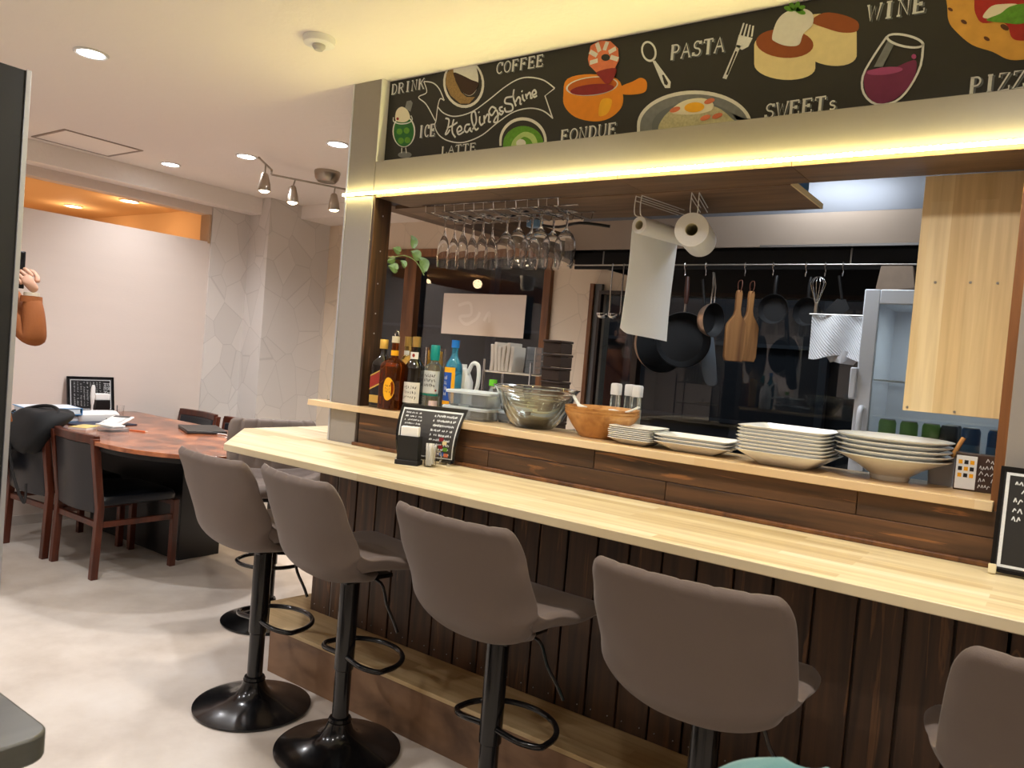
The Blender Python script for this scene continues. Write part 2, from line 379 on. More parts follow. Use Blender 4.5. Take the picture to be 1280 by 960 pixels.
# ---------------------------------------------------------------- the serving wall
PX0, PX1, PY0, PY1 = -2.452, -2.295, 2.155, 2.345     # left pillar
LZ = 1.895                                            # underside of the lintel
RPX = -.112                                           # right pillar
kw = thing('wall_kitchen', '', ''); del kw['label'], kw['category']; kw['kind'] = 'structure'
MB().bb(PX0, PX1-.003, PY0, 2.25, 0, CEIL).obj('pillar', GREY, kw, bevel=.002)
MB().bb(PX0-.004, PX0+.004, PY0-.003, PY0+.006, .9, CEIL).obj('corner_strip', EDGE, kw)
MB().bb(PX1-.002, PX1+.010, PY0+.002, 2.25, .9, LZ).obj('pillar_lining', DARKW, kw, bevel=.001)
MB().bb(RPX+.003, XR, PY0, PY1, 0, CEIL).obj('pillar', GREY, kw, bevel=.002)
MB().bb(RPX-.018, RPX+.004, PY0+.002, PY1, .9, LZ).obj('pillar_lining', FRAMEW, kw, bevel=.001)
MB().bb(PX1, RPX, PY0, PY1, LZ, 2.027).obj('lintel', GREY, kw, bevel=.001)
MB().bb(PX1, RPX, PY0+.04, PY1, 2.02, CEIL).obj('lintel_recess', GREY, kw)

MB().bb(PX1, PX1+.004, PY0-.002, PY0+.04, 2.027, CEIL).obj('reveal_strip', WHITEP, kw)
for i in range(4):       # boards lining the underside of the lintel
    a = PX1+.02+(RPX-PX1-.04)*i/4; b = PX1+.02+(RPX-PX1-.04)*(i+1)/4
    MB().bb(a+.0008, b-.0008, PY0-.004, PY1, LZ-.012, LZ).obj('board', SOFFW, kw)
# lower wall below the hatch and its cladding
MB().bb(PX1, RPX+.02, PY0+.016, PY1, 0, 1.03).obj('dado_core', DARKW, kw)
MB().bb(RPX+.02, XR, PY0+.0, PY1, 0, .9).obj('dado_core', DARKW, kw)
gap = [-2.484]; x = -2.365
while x < 2.3: gap.append(x); x += .1096
gap.append(2.38)
plank_me = None
for i in range(len(gap)-1):
    a, b = gap[i]+.0035, gap[i+1]-.0035
    dy = random.uniform(-.0015, .0015)
    o = MB().bb(a, b, PY0-.003+dy, PY0+.012, .0, .874).obj('plank', DARKW, kw, bevel=.002)
    if i > 22: continue
    MBs = MB()
for z0, z1, cuts in ((.905, .968, (PX1+.02, -1.62, -.95, RPX)), (.9695, 1.032, (PX1+.02, -1.2, -.42, RPX))):
    for i in range(3):
        MB().bb(cuts[i]+.001, cuts[i+1]-.001, PY0-.004, PY0+.014, z0, z1).obj('board', DARKH, kw, bevel=.0015)
MB().bb(PX1, RPX, PY0-.018, PY0-.004, .9, .913).obj('quarter_moulding', FRAMEW, kw, bevel=.003)
# low side wall of the counter's left wing
sw = thing('wall_counter_side', '', ''); del sw['label'], sw['category']; sw['kind'] = 'structure'
MB().bb(PX0-.02, PX1, PY1, 2.98, 0, .874).obj('dado_core', DARKW, sw)
for i in range(7):
    MB().bb(PX0-.034, PX0-.02, 2.16+i*.117, 2.16+i*.117+.111, .0, .874).obj('plank', DARKW, sw, bevel=.002)
# boxed beam running back over the left side of the kitchen
struct(MB().bb(-2.47, -2.36, 2.255, 4.22, LZ-.005, LZ+.12).obj('trim_6', SOFFY, bevel=.002))

# nail heads in the pillar lining
nh = MB()
for z in (1.05, 1.35, 1.43, 1.55, 1.68, 1.82): nh.cyl((PX1+.010, PY0+.05, z), (PX1+.0115, PY0+.05, z), .003, n=8)
nh.obj('nail_heads', EDGE, kw)['kind'] = 'stuff'
nh = MB()
for i in range(len(gap)-1):
    xm = (gap[i]+gap[i+1])/2
    for dx in (-.03, .03): nh.cyl((xm+dx, PY0-.0062, .215), (xm+dx, PY0-.004, .215), .0017, n=6)
nh.obj('nail_heads', EDGE, kw)['kind'] = 'stuff'

# ---------------------------------------------------------------- counter, shelf, step
CT = .9
ct = thing('bar_counter', 'long pale laminated pine bar counter along the dark planked front', 'counter', (-1.2, 1.9, CT))
def cpt(a, b, t): return Vector((a+1.2, b-1.9, t))
poly = [(-2.477, 1.687), (2.3, 1.687), (2.3, 2.151), (PX0-.001, 2.151), (PX0-.001, 2.98), (-2.86, 2.98), (-2.865, 2.045)]
MB().prism(poly, cpt, -.025, 0).obj('counter_top', PINE, ct, bevel=.002)
SH = 1.057
sh = [(-2.565, 2.128), (-.122, 2.128), (-.122, 2.40), (PX1+.0115, 2.40), (PX1+.0115, PY0-.0015), (PX0-.006, PY0-.0015), (PX0-.006, 2.36), (-2.565, 2.36)]
s_ = MB().prism(sh, lambda a, b, t: Vector((a+1.3, b-2.2, t)), -.024, 0).obj('serving_shelf', staves('pine_shelf', rgb(205, 170, 125), rgb(228, 200, 158), rgb(236, 214, 178), 'x', width=.05, length=.7), bevel=.002, loc=(-1.3, 2.2, SH))
tag(s_, 'narrow pine serving shelf above the counter carrying bottles, bowls and plates', 'shelf')

st = thing('foot_step', 'low wooden foot step with pale top running along the bar front', 'step', (-1.2, 2.03, 0))
def spt(a, b, t): return Vector((a+1.2, b-2.03, t))
sp_ = [(-2.447, 1.921), (2.3, 1.921), (2.3, 2.151), (-2.47, 2.151), (-2.60, 2.151), (-2.60, 2.10)]
sp_ = [(-2.447, 1.921), (2.3, 1.921), (2.3, 2.1505), (-2.49, 2.1505), (-2.49, 2.40), (-2.62, 2.40), (-2.66, 2.09)]
MB().prism(sp_, spt, .172, .187).obj('tread', PINE_DULL, st, bevel=.0015)
for a, b in ((-2.44, -.95), (-.949, .85), (.851, 2.295)):
    MB().bb(a+1.2, b+1.2, 1.926-2.03, 1.944-2.03, 0, .1715).obj('riser', STEPW, st, bevel=.001)
e0 = Vector((-2.441, 1.926)); e1 = Vector((-2.652, 2.092)); dd = (e1-e0).normalized(); nn = Vector((dd.y, -dd.x))*-.016
MB().prism([tuple(e0), tuple(e1), tuple(e1-nn), tuple(e0-nn)], spt, 0, .1715).obj('riser', STEPW, st)

# ---------------------------------------------------------------- upper board and pine panel
ub = thing('overhead_shelf', 'wide brown wooden shelf board behind the lintel, holding glasses rack and paper rolls', 'shelf', (-1.5, 2.5, LZ-.008))
MB().bb(-2.36+1.5, -.726+1.5, PY1-2.5+.001, 2.70-2.5, -.006, .010).obj('board', SOFFW, ub)
MB().bb(-.7265+1.5, -.722+1.5, PY1-2.5+.001, 2.70-2.5, -.007, .011).obj('edge_band', PINE_V, ub)
pp = thing('wall_cabinet', 'tall pale pine cabinet box hanging below the lintel at the right', 'cabinet', (-.243, 2.5, 1.245))
MB().bb(-.367+.243, -.134+.243, 2.35-2.5, 2.368-2.5, 0, LZ-.013-1.245).obj('front_panel', PINE_V, pp, bevel=.001)
MB().bb(-.367+.243, -.134+.243, 2.3685-2.5, 2.66-2.5, 0.02, LZ-.013-1.245).obj('body', PINE_V, pp)
for (u, v) in [(1169, 353), (1213, 353), (1247, 354), (1134, 509), (1193, 515), (1256, 522)]:
    p = at(u, v, 'y', 2.349)-Vector((-.243, 2.5, 1.245))
    MB().cyl(p+Vector((0, .0012, 0)), p-Vector((0, .0006, 0)), .0035, n=10).obj('screw', STEEL, pp)

# led tape under the lintel edge
lt = thing('led_strip', 'glowing yellow LED tape along the bottom edge of the lintel', 'light strip', (-1.2, PY0-.004, LZ+.004))
MB().bb(PX0+1.2-.012, RPX+1.2+.4, -.002, .003, -.004, .008).obj('tape', pbr('led_tape', rgb(250, 235, 170), .4), lt)
ch = MB(); x = PX0-.01
while x < RPX+.4:
    ch.bb(x+1.2, x+1.2+.008, -.009, -.002, -.002, .006); x += .0166
k = ch.obj('led_chips', EM_LED, lt); k['kind'] = 'stuff'

# ================================================================== THE SIGN (black chalkboard print with food drawings)
SY = PY0+.038
sg = thing('menu_sign', 'long black chalkboard style sign with food drawings above the hatch', 'sign', (-1.2, SY, 2.19))
SO = Vector((-1.2, SY, 2.19))
MB().bb(-2.289+1.2, 1.5, -.0, .0015, 2.022-2.19, CEIL-2.19-.001).obj('board', CHALK, sg)
def zA(X, Y): return at(460+X/3.048, 20+Y/3.048, 'y', SY)          # three enlargements of the photograph
def zB(X, Y): return at(780+X/2.56, Y/2.56, 'y', SY)
def zC(X, Y): return at(460+X/4.923, 20+Y/4.923, 'y', SY)
def zD(X, Y): return at(1180+X/7.38, Y/7.38, 'y', SY)
def flat(name, pts, mat, lay, z=None, parent=sg):
    """filled outline on the sign; lay = print layer"""
    Q = [(z(*p) if z else p)-SO for p in pts]; y = -.0006*lay
    n = len(Q); m = MB()
    m.loft([[Vector((q.x, y+.0004, q.z)) for q in Q], [Vector((q.x, y, q.z)) for q in Q]])
    return m.obj(name, mat, parent)
def ell(cx, cy, rx, ry, rot=0, n=28, a0=0, a1=360):
    r = radians(rot); out = []
    full = abs(a1-a0) >= 360
    for i in range(n if full else n+1):
        t = radians(a0+(a1-a0)*i/n); x = rx*cos(t); y = ry*sin(t)
        out.append((cx+x*cos(r)-y*sin(r), cy+x*sin(r)+y*cos(r)))
    return out
def smooth_pts(pts, k=6, closed=False):
    P = [Vector((p[0], p[1])) for p in pts]; n = len(P); out = []
    rng = range(n) if closed else range(n-1)
    for i in rng:
        p0 = P[(i-1) % n] if (closed or i > 0) else P[0]; p1 = P[i]; p2 = P[(i+1) % n]; p3 = P[(i+2) % n] if (closed or i+2 < n) else P[-1]
        for j in range(k):
            t = j/k
            out.append(tuple(.5*((2*p1)+(p2-p0)*t+(2*p0-5*p1+4*p2-p3)*t*t+(3*p1-p0-3*p2+p3)*t**3)))
    if not closed: out.append(tuple(P[-1]))
    return out
def ribbon(m, pts3, wd, y, taper=None):
    """flat stroke in a plane of constant y"""
    n = len(pts3)
    if n < 2: return
    vs = []
    for i in range(n):
        a = pts3[max(i-1, 0)]; b = pts3[min(i+1, n-1)]; d = Vector((b.x-a.x, 0, b.z-a.z))
        if d.length < 1e-9: d = Vector((1, 0, 0))
        d.normalize(); nx = Vector((-d.z, 0, d.x)); w_ = wd/2*(taper[i] if taper else 1)
        p = pts3[i]
        vs += [Vector((p.x, y, p.z))+nx*w_, Vector((p.x, y, p.z))-nx*w_, Vector((p.x, y+.0004, p.z))+nx*w_, Vector((p.x, y+.0004, p.z))-nx*w_]
    fs = []
    for i in range(n-1):
        a = 4*i; b = a+4
        fs += [(a, a+1, b+1, b), (a+2, b+2, b+3, a+3), (a, b, b+2, a+2), (a+1, a+3, b+3, b+1)]
    fs += [(0, 2, 3, 1), (4*n-4, 4*n-3, 4*n-1, 4*n-2)]
    m.add(vs, fs)
def stroke(name, strokes, mat, wd, lay, z, parent=sg, sm=True, k=5):
    m = MB()
    for s_ in strokes:
        pts = smooth_pts(s_, k) if (sm and len(s_) > 2) else s_
        ribbon(m, [z(*p)-SO for p in pts], wd, -.0006*lay)
    return m.obj(name, mat, parent)
# letters as strokes in a unit box
def arc(cx, cy, rx, ry, a0, a1, n=9): return [(cx+rx*cos(radians(a0+(a1-a0)*i/n)), cy+ry*sin(radians(a0+(a1-a0)*i/n))) for i in range(n+1)]
SR = .11
def sf(x, y, w=.13): return [(x-w, y), (x+w, y)]
GL = {
 'D': [[(.2, 0), (.2, 1)], [(.05, 1), (.45, 1)]+arc(.45, .5, .42, .5, 90, -90)+[(.05, 0)]],
 'R': [[(.2, 0), (.2, 1)], [(.05, 1), (.5, 1)]+arc(.5, .75, .3, .25, 90, -90, 7)+[(.2, .5)], [(.5, .5), (.9, 0)], sf(.2, 0), sf(.9, 0, .08)],
 'I': [[(.5, 0), (.5, 1)], sf(.5, 0, .2), sf(.5, 1, .2)],
 'N': [[(.15, 0), (.15, 1), (.82, 0), (.82, 1)], sf(.15, 0), sf(.15, 1), sf(.82, 1)],
 'K': [[(.2, 0), (.2, 1)], [(.85, 1), (.22, .45)], [(.42, .62), (.88, 0)], sf(.2, 0), sf(.2, 1), sf(.85, 1, .1), sf(.88, 0, .1)],
 'C': [arc(.55, .5, .42, .5, 45, 315, 14), [(.86, .68), (.86, 1)]],
 'O': [arc(.5, .5, .42, .5, 0, 360, 18)],
 'F': [[(.2, 0), (.2, 1)], [(.05, 1), (.85, 1), (.85, .8)], [(.2, .52), (.62, .52)], [(.62, .4), (.62, .64)], sf(.2, 0)],
 'E': [[(.2, 0), (.2, 1)], [(.05, 1), (.85, 1), (.85, .8)], [(.05, 0), (.88, 0), (.88, .22)], [(.2, .52), (.62, .52)], [(.62, .4), (.62, .64)]],
 'L': [[(.2, 0), (.2, 1)], [(.05, 0), (.85, 0), (.85, .25)], sf(.2, 1)],
 'A': [[(.08, 0), (.48, 1), (.9, 0)], [(.25, .38), (.72, .38)], sf(.08, 0, .1), sf(.9, 0, .1)],
 'T': [[(.5, 0), (.5, 1)], [(.08, .78), (.08, 1), (.92, 1), (.92, .78)], sf(.5, 0, .15)],
 'U': [[(.15, 1), (.15, .35)]+arc(.5, .35, .35, .35, 180, 360, 8)+[(.85, 1)], sf(.15, 1), sf(.85, 1, .1)],
 'P': [[(.2, 0), (.2, 1)], [(.05, 1), (.52, 1)]+arc(.52, .74, .32, .26, 90, -90, 7)+[(.2, .48)], sf(.2, 0)],
 'S': [arc(.5, .75, .3, .25, 30, 270, 9)+arc(.5, .25, .33, .25, 90, -150, 9), [(.8, .78), (.8, 1)], [(.16, 0), (.16, .25)]],
 's': [arc(.45, .45, .2, .15, 30, 270, 7)+arc(.45, .15, .22, .15, 90, -150, 7)],
 'W': [[(.02, 1), (.26, 0), (.5, .9), (.74, 0), (.98, 1)], sf(.02, 1, .1), sf(.98, 1, .1)],
 'Z': [[(.12, .78), (.12, 1), (.86, 1), (.1, 0), (.9, 0), (.9, .24)]],
 'M': [[(.1, 0), (.1, 1), (.5, .25), (.9, 1), (.9, 0)], sf(.1, 0, .1), sf(.9, 0, .1)],
}
def word(text, BL, BR, TL, bold=1.0, z=None):
    """block letters between a base line and a height given in an enlargement"""
    a = z(*BL); b = z(*BR); t = z(*TL); h = (t-a); h = Vector((0, 0, h.z)) ; u = (b-a)/len(text)
    wd = h.z*.13*bold
    m = MB(); sh_ = MB()
    for i, c in enumerate(text):
        if c not in GL: continue
        for s_ in GL[c]:
            P = [a+u*(i+q[0]*.9)+h*q[1]-SO for q in s_]
            thick = wd*(1.5 if (len(s_) == 2 and abs(s_[0][0]-s_[1][0]) < .05) else .8)
            ribbon(m, P, thick, -.0030)
            ribbon(sh_, [p+Vector((wd*.9, 0, -wd*.55)) for p in P], thick, -.0018)
    sh_.obj('lettering_shade', CHALKG, sg); m.obj('lettering', CHALKW, sg)
word('DRINK', (90, 300), (218, 276), (88, 264), z=zA)
word('COFFEE', (488, 222), (672, 190), (486, 182), z=zA)
word('ICE', (193, 464), (258, 456), (193, 421), z=zA)
word('LATTE', (280, 528), (415, 513), (280, 500), z=zA)
word('FONDUE', (733, 482), (950, 453), (733, 438), z=zA)
word('PASTA', (148, 192), (325, 164), (148, 148), z=zB)
word('SWEETs', (448, 380), (692, 348), (448, 337), z=zB)
word('WINE', (778, 70), (970, 36), (770, 22), z=zB)
word('PIZZA', (1103, 304), (1335, 272), (1103, 252), z=zB)
# banner and its hand lettering
PCREAM = pbr('print_cream', rgb(228, 222, 200), .7, noise=.06, nscale=60)
PW = pbr('print_white', rgb(220, 220, 216), .7, noise=.08, nscale=80)
PG = pbr('print_grey', rgb(120, 124, 128), .7, noise=.25, nscale=60)
PBR = pbr('print_brown', rgb(92, 54, 30), .7, noise=.25, nscale=60)
PCOF = pbr('print_coffee', rgb(56, 34, 26), .7, noise=.2, nscale=60)
PTAN = pbr('print_latte_tan', rgb(150, 122, 78), .7, noise=.5, nscale=200)
PGRN = pbr('print_green', rgb(92, 150, 44), .7, noise=.4, nscale=120)
PGRNL = pbr('print_pale_green', rgb(176, 204, 130), .7, noise=.15, nscale=90)
PDG = pbr('print_deep_green', rgb(34, 104, 48), .7, noise=.3, nscale=90)
POR = pbr('print_orange', rgb(226, 138, 28), .6, noise=.12, nscale=40)
POD = pbr('print_dark_orange', rgb(186, 92, 16), .6, noise=.12, nscale=40)
PRED = pbr('print_red', rgb(134, 24, 34), .6, noise=.2, nscale=60)
PSHR = pbr('print_shrimp', rgb(216, 120, 84), .6, noise=.2, nscale=60)
PYEL = pbr('print_yellow', rgb(238, 178, 40), .6, noise=.1, nscale=60)
PCAKE = pbr('print_cake', rgb(228, 212, 160), .7, noise=.10, nscale=40)
PTOP = pbr('print_cake_top', rgb(146, 76, 36), .7, noise=.15, nscale=40)
PWINE = pbr('print_wine', rgb(112, 26, 78), .5, noise=.2, nscale=40)
PWINL = pbr('print_wine_light', rgb(160, 66, 122), .5)
PCRUST = pbr('print_crust', rgb(214, 162, 74), .7, noise=.22, nscale=25)
PTOM = pbr('print_tomato', rgb(168, 36, 34), .7, noise=.3, nscale=60)
PNOOD = pbr('print_noodle', rgb(188, 184, 150), .7, noise=.4, nscale=150)
bw = .0042
stroke('banner_line', [[(370, 410), (345, 405), (362, 470), (312, 500), (360, 545), (415, 645)][1:], [(345, 403), (400, 412), (440, 450), (470, 520)],
    [(470, 520), (445, 510), (430, 560), (420, 640), (412, 680), (440, 735), (500, 770), (590, 778), (700, 735), (800, 655), (900, 590), (1000, 568), (1080, 585), (1138, 630)],
    [(430, 560), (470, 600), (540, 618), (640, 590), (740, 520), (840, 440), (920, 392), (990, 378), (1080, 395), (1150, 445)]], CHALKW, bw, 2, zC, sm=True)
stroke('banner_line', [[(1150, 445), (1090, 492), (1138, 632)]], CHALKW, bw, 2, zC, sm=False)
hs = [  # Healing&Shine, in the enlargement's own coordinates
 [(478, 630), (500, 640), (492, 690), (478, 728), (492, 722), (505, 700)], [(530, 636), (520, 680), (522, 720), (540, 748)], [(488, 690), (520, 676), (552, 655)],
 [(552, 716), (578, 700), (568, 678), (550, 700), (560, 730), (592, 712)], [(628, 668), (605, 672), (596, 702), (612, 716), (630, 690), (632, 706), (644, 712)],
 [(645, 700), (668, 650), (660, 592), (640, 600), (642, 650), (664, 700), (682, 690)], [(690, 618), (688, 650), (698, 672), (712, 660)], [(682, 590), (686, 596)],
 [(716, 612), (718, 662)], [(718, 640), (736, 606), (746, 620), (744, 650), (758, 652)],
 [(790, 572), (764, 560), (746, 590), (764, 612), (788, 580), (800, 600), (798, 650), (776, 652), (790, 622), (808, 610)],
 [(830, 560), (812, 566), (816, 584), (834, 590), (822, 608), (806, 596)],
 [(884, 498), (850, 506), (846, 536), (886, 546), (890, 580), (852, 590), (842, 566)], [(884, 500), (900, 488)],
 [(900, 452), (896, 500), (912, 556)], [(910, 530), (926, 500), (938, 512), (938, 540), (948, 542)], [(952, 484), (956, 512), (968, 524)], [(946, 462), (952, 466)],
 [(972, 480), (980, 512)], [(978, 496), (994, 472), (1002, 486), (1004, 506), (1014, 502)], [(1014, 488), (1036, 476), (1026, 456), (1012, 476), (1024, 500), (1042, 490)]]
stroke('script_lettering', hs, CHALKW, .0066, 3, zC, sm=True)
# coffee cup from above
flat('coffee_drawing', ell(590, 415, 126, 152, -6), PW, 2, zC); flat('coffee_drawing', ell(590, 412, 112, 138, -6), CHALK, 3, zC)
flat('coffee_drawing', [(505, 330), (530, 322), (540, 400), (575, 470), (610, 500), (660, 500), (625, 540), (570, 540), (510, 490), (480, 420), (484, 360)], PTAN, 4, zC)
flat('coffee_drawing', smooth_pts([(535, 305), (600, 285), (655, 290), (675, 340), (682, 400), (668, 460), (630, 492), (585, 470), (550, 400), (530, 350)], 4, True), PW, 5, zC)
flat('coffee_drawing', smooth_pts([(530, 350), (590, 370), (640, 395), (684, 415), (665, 462), (630, 490), (585, 470), (550, 410)], 4, True), PCOF, 6, zC)
# melon float glass
flat('float_drawing', ell(222, 710, 70, 98, 0), PW, 2, zC); flat('float_drawing', ell(222, 712, 62, 92, 0), PDG, 3, zC)
for cx, cy in ((196, 712), (240, 706), (205, 768), (245, 765)): flat('float_drawing', ell(cx, cy, 18, 19, 0, 14), PGRN, 4, zC)
flat('float_drawing', [(228, 570), (240, 525), (265, 520), (276, 535), (262, 590)], PG, 2, zC)
flat('float_drawing', smooth_pts([(172, 640), (178, 585), (210, 560), (245, 580), (262, 625), (240, 650), (205, 655)], 4, True), PCREAM, 5, zC)
flat('float_drawing', ell(186, 634, 8, 9, 0, 12), PRED, 6, zC)
stroke('float_drawing', [[(160, 625), (162, 650), (200, 665), (250, 660), (276, 640), (268, 615)], [(212, 812), (210, 845)], [(236, 812), (240, 845)]], CHALKW, .004, 6, zC)
flat('float_foot_drawing', ell(228, 855, 42, 20, 0, 18), PG, 3, zC)
# matcha latte bowl (cut by the ledge)
def cutz(pts, f=PY0): return pts
flat('matcha_drawing', [(810, 800)]+ell(955, 770, 146, 146, 0, 24, 180, 360)+[(1101, 775)], PW, 2, zC)
flat('matcha_drawing', [(824, 800)]+ell(955, 775, 131, 132, 0, 24, 180, 360)+[(1086, 775)], CHALK, 3, zC)
flat('matcha_drawing', [(832, 815)]+ell(958, 790, 124, 112, 0, 24, 180, 360)+[(1082, 788)], PGRN, 4, zC)
flat('matcha_drawing', smooth_pts([(885, 812), (900, 760), (960, 715), (1020, 730), (1045, 780), (1020, 790), (1000, 760), (960, 745), (925, 780), (930, 808)], 4, True), PGRNL, 5, zC)
flat('matcha_drawing', ell(945, 785, 30, 26, 0, 14), PW, 6, zC)
# fondue pot with a prawn
flat('fondue_drawing', smooth_pts([(745, 300), (760, 240), (850, 222), (950, 240), (972, 300), (965, 350), (920, 390), (860, 402), (790, 385), (750, 345)], 4, True), POR, 2, zA)
flat('fondue_drawing', smooth_pts([(965, 270), (1010, 250), (1040, 236), (1062, 250), (1060, 285), (1030, 298), (970, 298)], 4, True), POR, 3, zA)
flat('fondue_drawing', ell(855, 268, 100, 36, -6), PW, 4, zA); flat('fondue_drawing', ell(856, 268, 94, 32, -6), POD, 5, zA)
flat('fondue_drawing', ell(856, 281, 84, 20, -6), PRED, 6, zA)
flat('fondue_drawing', smooth_pts([(890, 320), (930, 320), (915, 370), (880, 380)], 4, True), PYEL, 3, zA)
flat('prawn_drawing', [(840, 165), (850, 115), (885, 95), (925, 97), (955, 125), (958, 170), (935, 215), (905, 225), (870, 215), (845, 190)], PSHR, 6, zA)
for k in range(6):
    t = radians(150+k*42); stroke('prawn_drawing', [[(900+26*cos(t), 158+26*sin(t)), (900+56*cos(t+.15), 158+60*sin(t+.15))]], PW, .014, 7, zA)
flat('prawn_drawing', ell(908, 160, 17, 13, 0, 12), CHALK, 8, zA)
flat('prawn_drawing', smooth_pts([(875, 215), (945, 200), (940, 235), (915, 262), (890, 240)], 4, True), PRED, 8, zA)
# spoon and fork
flat('spoon_drawing', ell(80, 165, 24, 34, -14), CHALKW, 2, zB); flat('spoon_drawing', ell(80, 165, 18, 27, -14), CHALK, 3, zB)
flat('spoon_drawing', [(92, 196), (100, 194), (150, 262), (148, 282), (132, 282), (120, 262)], CHALKW, 2, zB)
flat('spoon_drawing', [(122, 240), (128, 240), (142, 266), (138, 274), (130, 270)], CHALK, 3, zB)
stroke('fork_drawing', [[(322, 252), (368, 145)]], CHALKW, .013, 2, zB, sm=False); stroke('fork_drawing', [[(330, 240), (360, 165)]], CHALK, .006, 3, zB, sm=False)
flat('fork_drawing', [(358, 150), (368, 112), (412, 122), (398, 150), (378, 160)], CHALKW, 2, zB)
for k in range(4): stroke('fork_drawing', [[(370+k*13, 118), (384+k*10, 74+k*3)]], CHALKW, .005, 2, zB, sm=False)
# pasta plate
flat('pasta_drawing', [(42, 425)]+ell(226, 402, 184, 112, 0, 26, 180, 360)+[(410, 385)], PW, 2, zB)
flat('pasta_drawing', [(52, 428)]+ell(226, 404, 174, 102, 0, 26, 180, 360)+[(400, 386)], PG, 3, zB)
flat('pasta_drawing', [(92, 424)]+ell(228, 404, 138, 76, 0, 26, 180, 360)+[(366, 391)], CHALKG, 4, zB)
flat('pasta_drawing', smooth_pts([(118, 420), (125, 380), (165, 345), (230, 330), (300, 345), (340, 375), (348, 396), (230, 412)], 4, True), PNOOD, 5, zB)
flat('pasta_drawing', smooth_pts([(150, 360), (190, 325), (250, 315), (285, 330), (280, 355), (215, 368)], 4, True), PCREAM, 6, zB)
for cx, cy in ((165, 352), (275, 325), (262, 378), (300, 372)): flat('pasta_drawing', ell(cx, cy, 18, 8, -20, 12), PSHR, 7, zB)
flat('pasta_drawing', ell(227, 345, 32, 16, -5), PYEL, 8, zB)
# pancakes with cream
for (cx, cy, rx, ry, h, rt) in ((515, 150, 98, 44, 62, 4), (655, 95, 92, 48, 66, 12)):
    out = ell(cx, cy, rx, ry, rt, 14, 180, 360)+ell(cx, cy+h, rx, ry, rt, 14, 0, 180)
    flat('pancake_drawing', out, PCAKE, 3 if cx < 600 else 2, zB); 
flat('pancake_drawing', ell(515, 140, 92, 46, 4), PTOP, 4, zB)
flat('pancake_drawing', smooth_pts([(600, 70), (640, 42), (700, 48), (748, 70), (746, 100), (700, 105), (650, 92)], 4, True), PTOP, 3, zB)
flat('pancake_drawing', smooth_pts([(475, 120), (490, 70), (520, 40), (570, 28), (604, 45), (604, 80), (575, 110), (560, 145), (520, 148), (485, 135)], 5, True), PW, 6, zB)
for k in range(5):
    t = radians(200+k*45); flat('mint_drawing', ell(548+20*cos(t), 35+14*sin(t), 17, 8, math.degrees(t), 10), PGRN, 8, zB)
# wine glass
stroke('wine_drawing', [[(842, 118), (800, 180), (765, 245), (768, 300), (808, 335), (870, 325), (915, 280), (950, 210), (958, 140)], ell(900, 132, 58, 18, 12)+[(957, 144)]], CHALKW, .0055, 5, zB, k=3)
flat('wine_drawing', smooth_pts([(768, 240), (780, 225), (860, 218), (905, 200), (935, 195), (932, 240), (905, 285), (860, 322), (808, 330), (775, 298)], 4, True), PWINE, 3, zB)
flat('wine_drawing', ell(835, 228, 58, 12, -6), PWINL, 4, zB); flat('wine_drawing', ell(928, 182, 8, 8, 0, 10), PWINL, 4, zB)
flat('wine_drawing', [(845, 130), (868, 136), (828, 215), (800, 215)], PG, 4, zB)
# pizza (runs out of the picture)
piz = smooth_pts([(30, 60), (20, -80), (90, -260), (330, -400), (640, -430), (900, -330), (1020, -120), (1010, 150), (940, 380), (820, 520), (700, 555), (580, 545), (450, 480), (260, 415), (120, 300), (45, 200)], 4, True)
piz = [(x, max(y, -215-(x*.02))) for x, y in piz]
flat('pizza_drawing', piz, PCRUST, 2, zD)
tm = smooth_pts([(280, 60), (300, -60), (420, -200), (640, -210), (830, -180), (900, 0), (880, 250), (800, 360), (680, 375), (620, 340), (590, 250), (520, 200), (360, 215), (300, 150)], 4, True)
flat('pizza_drawing', [(x, max(y, -205)) for x, y in tm], PTOM, 3, zD)
flat('pizza_drawing', smooth_pts([(360, 150), (440, 60), (560, 40), (680, 45), (600, 110), (500, 170), (400, 175)], 4, True), PCREAM, 4, zD)
flat('pizza_drawing', smooth_pts([(390, 190), (520, 130), (600, 70), (720, 40), (860, 60), (820, 180), (700, 225), (560, 215)], 4, True), PGRN, 5, zD)
for cx, cy, r in ((185, 205, 24), (560, 255, 34), (395, 360, 24), (60, 90, 20)): flat('pizza_drawing', ell(cx, cy, r*1.3, r*.7, 30, 12), PBR, 4, zD)

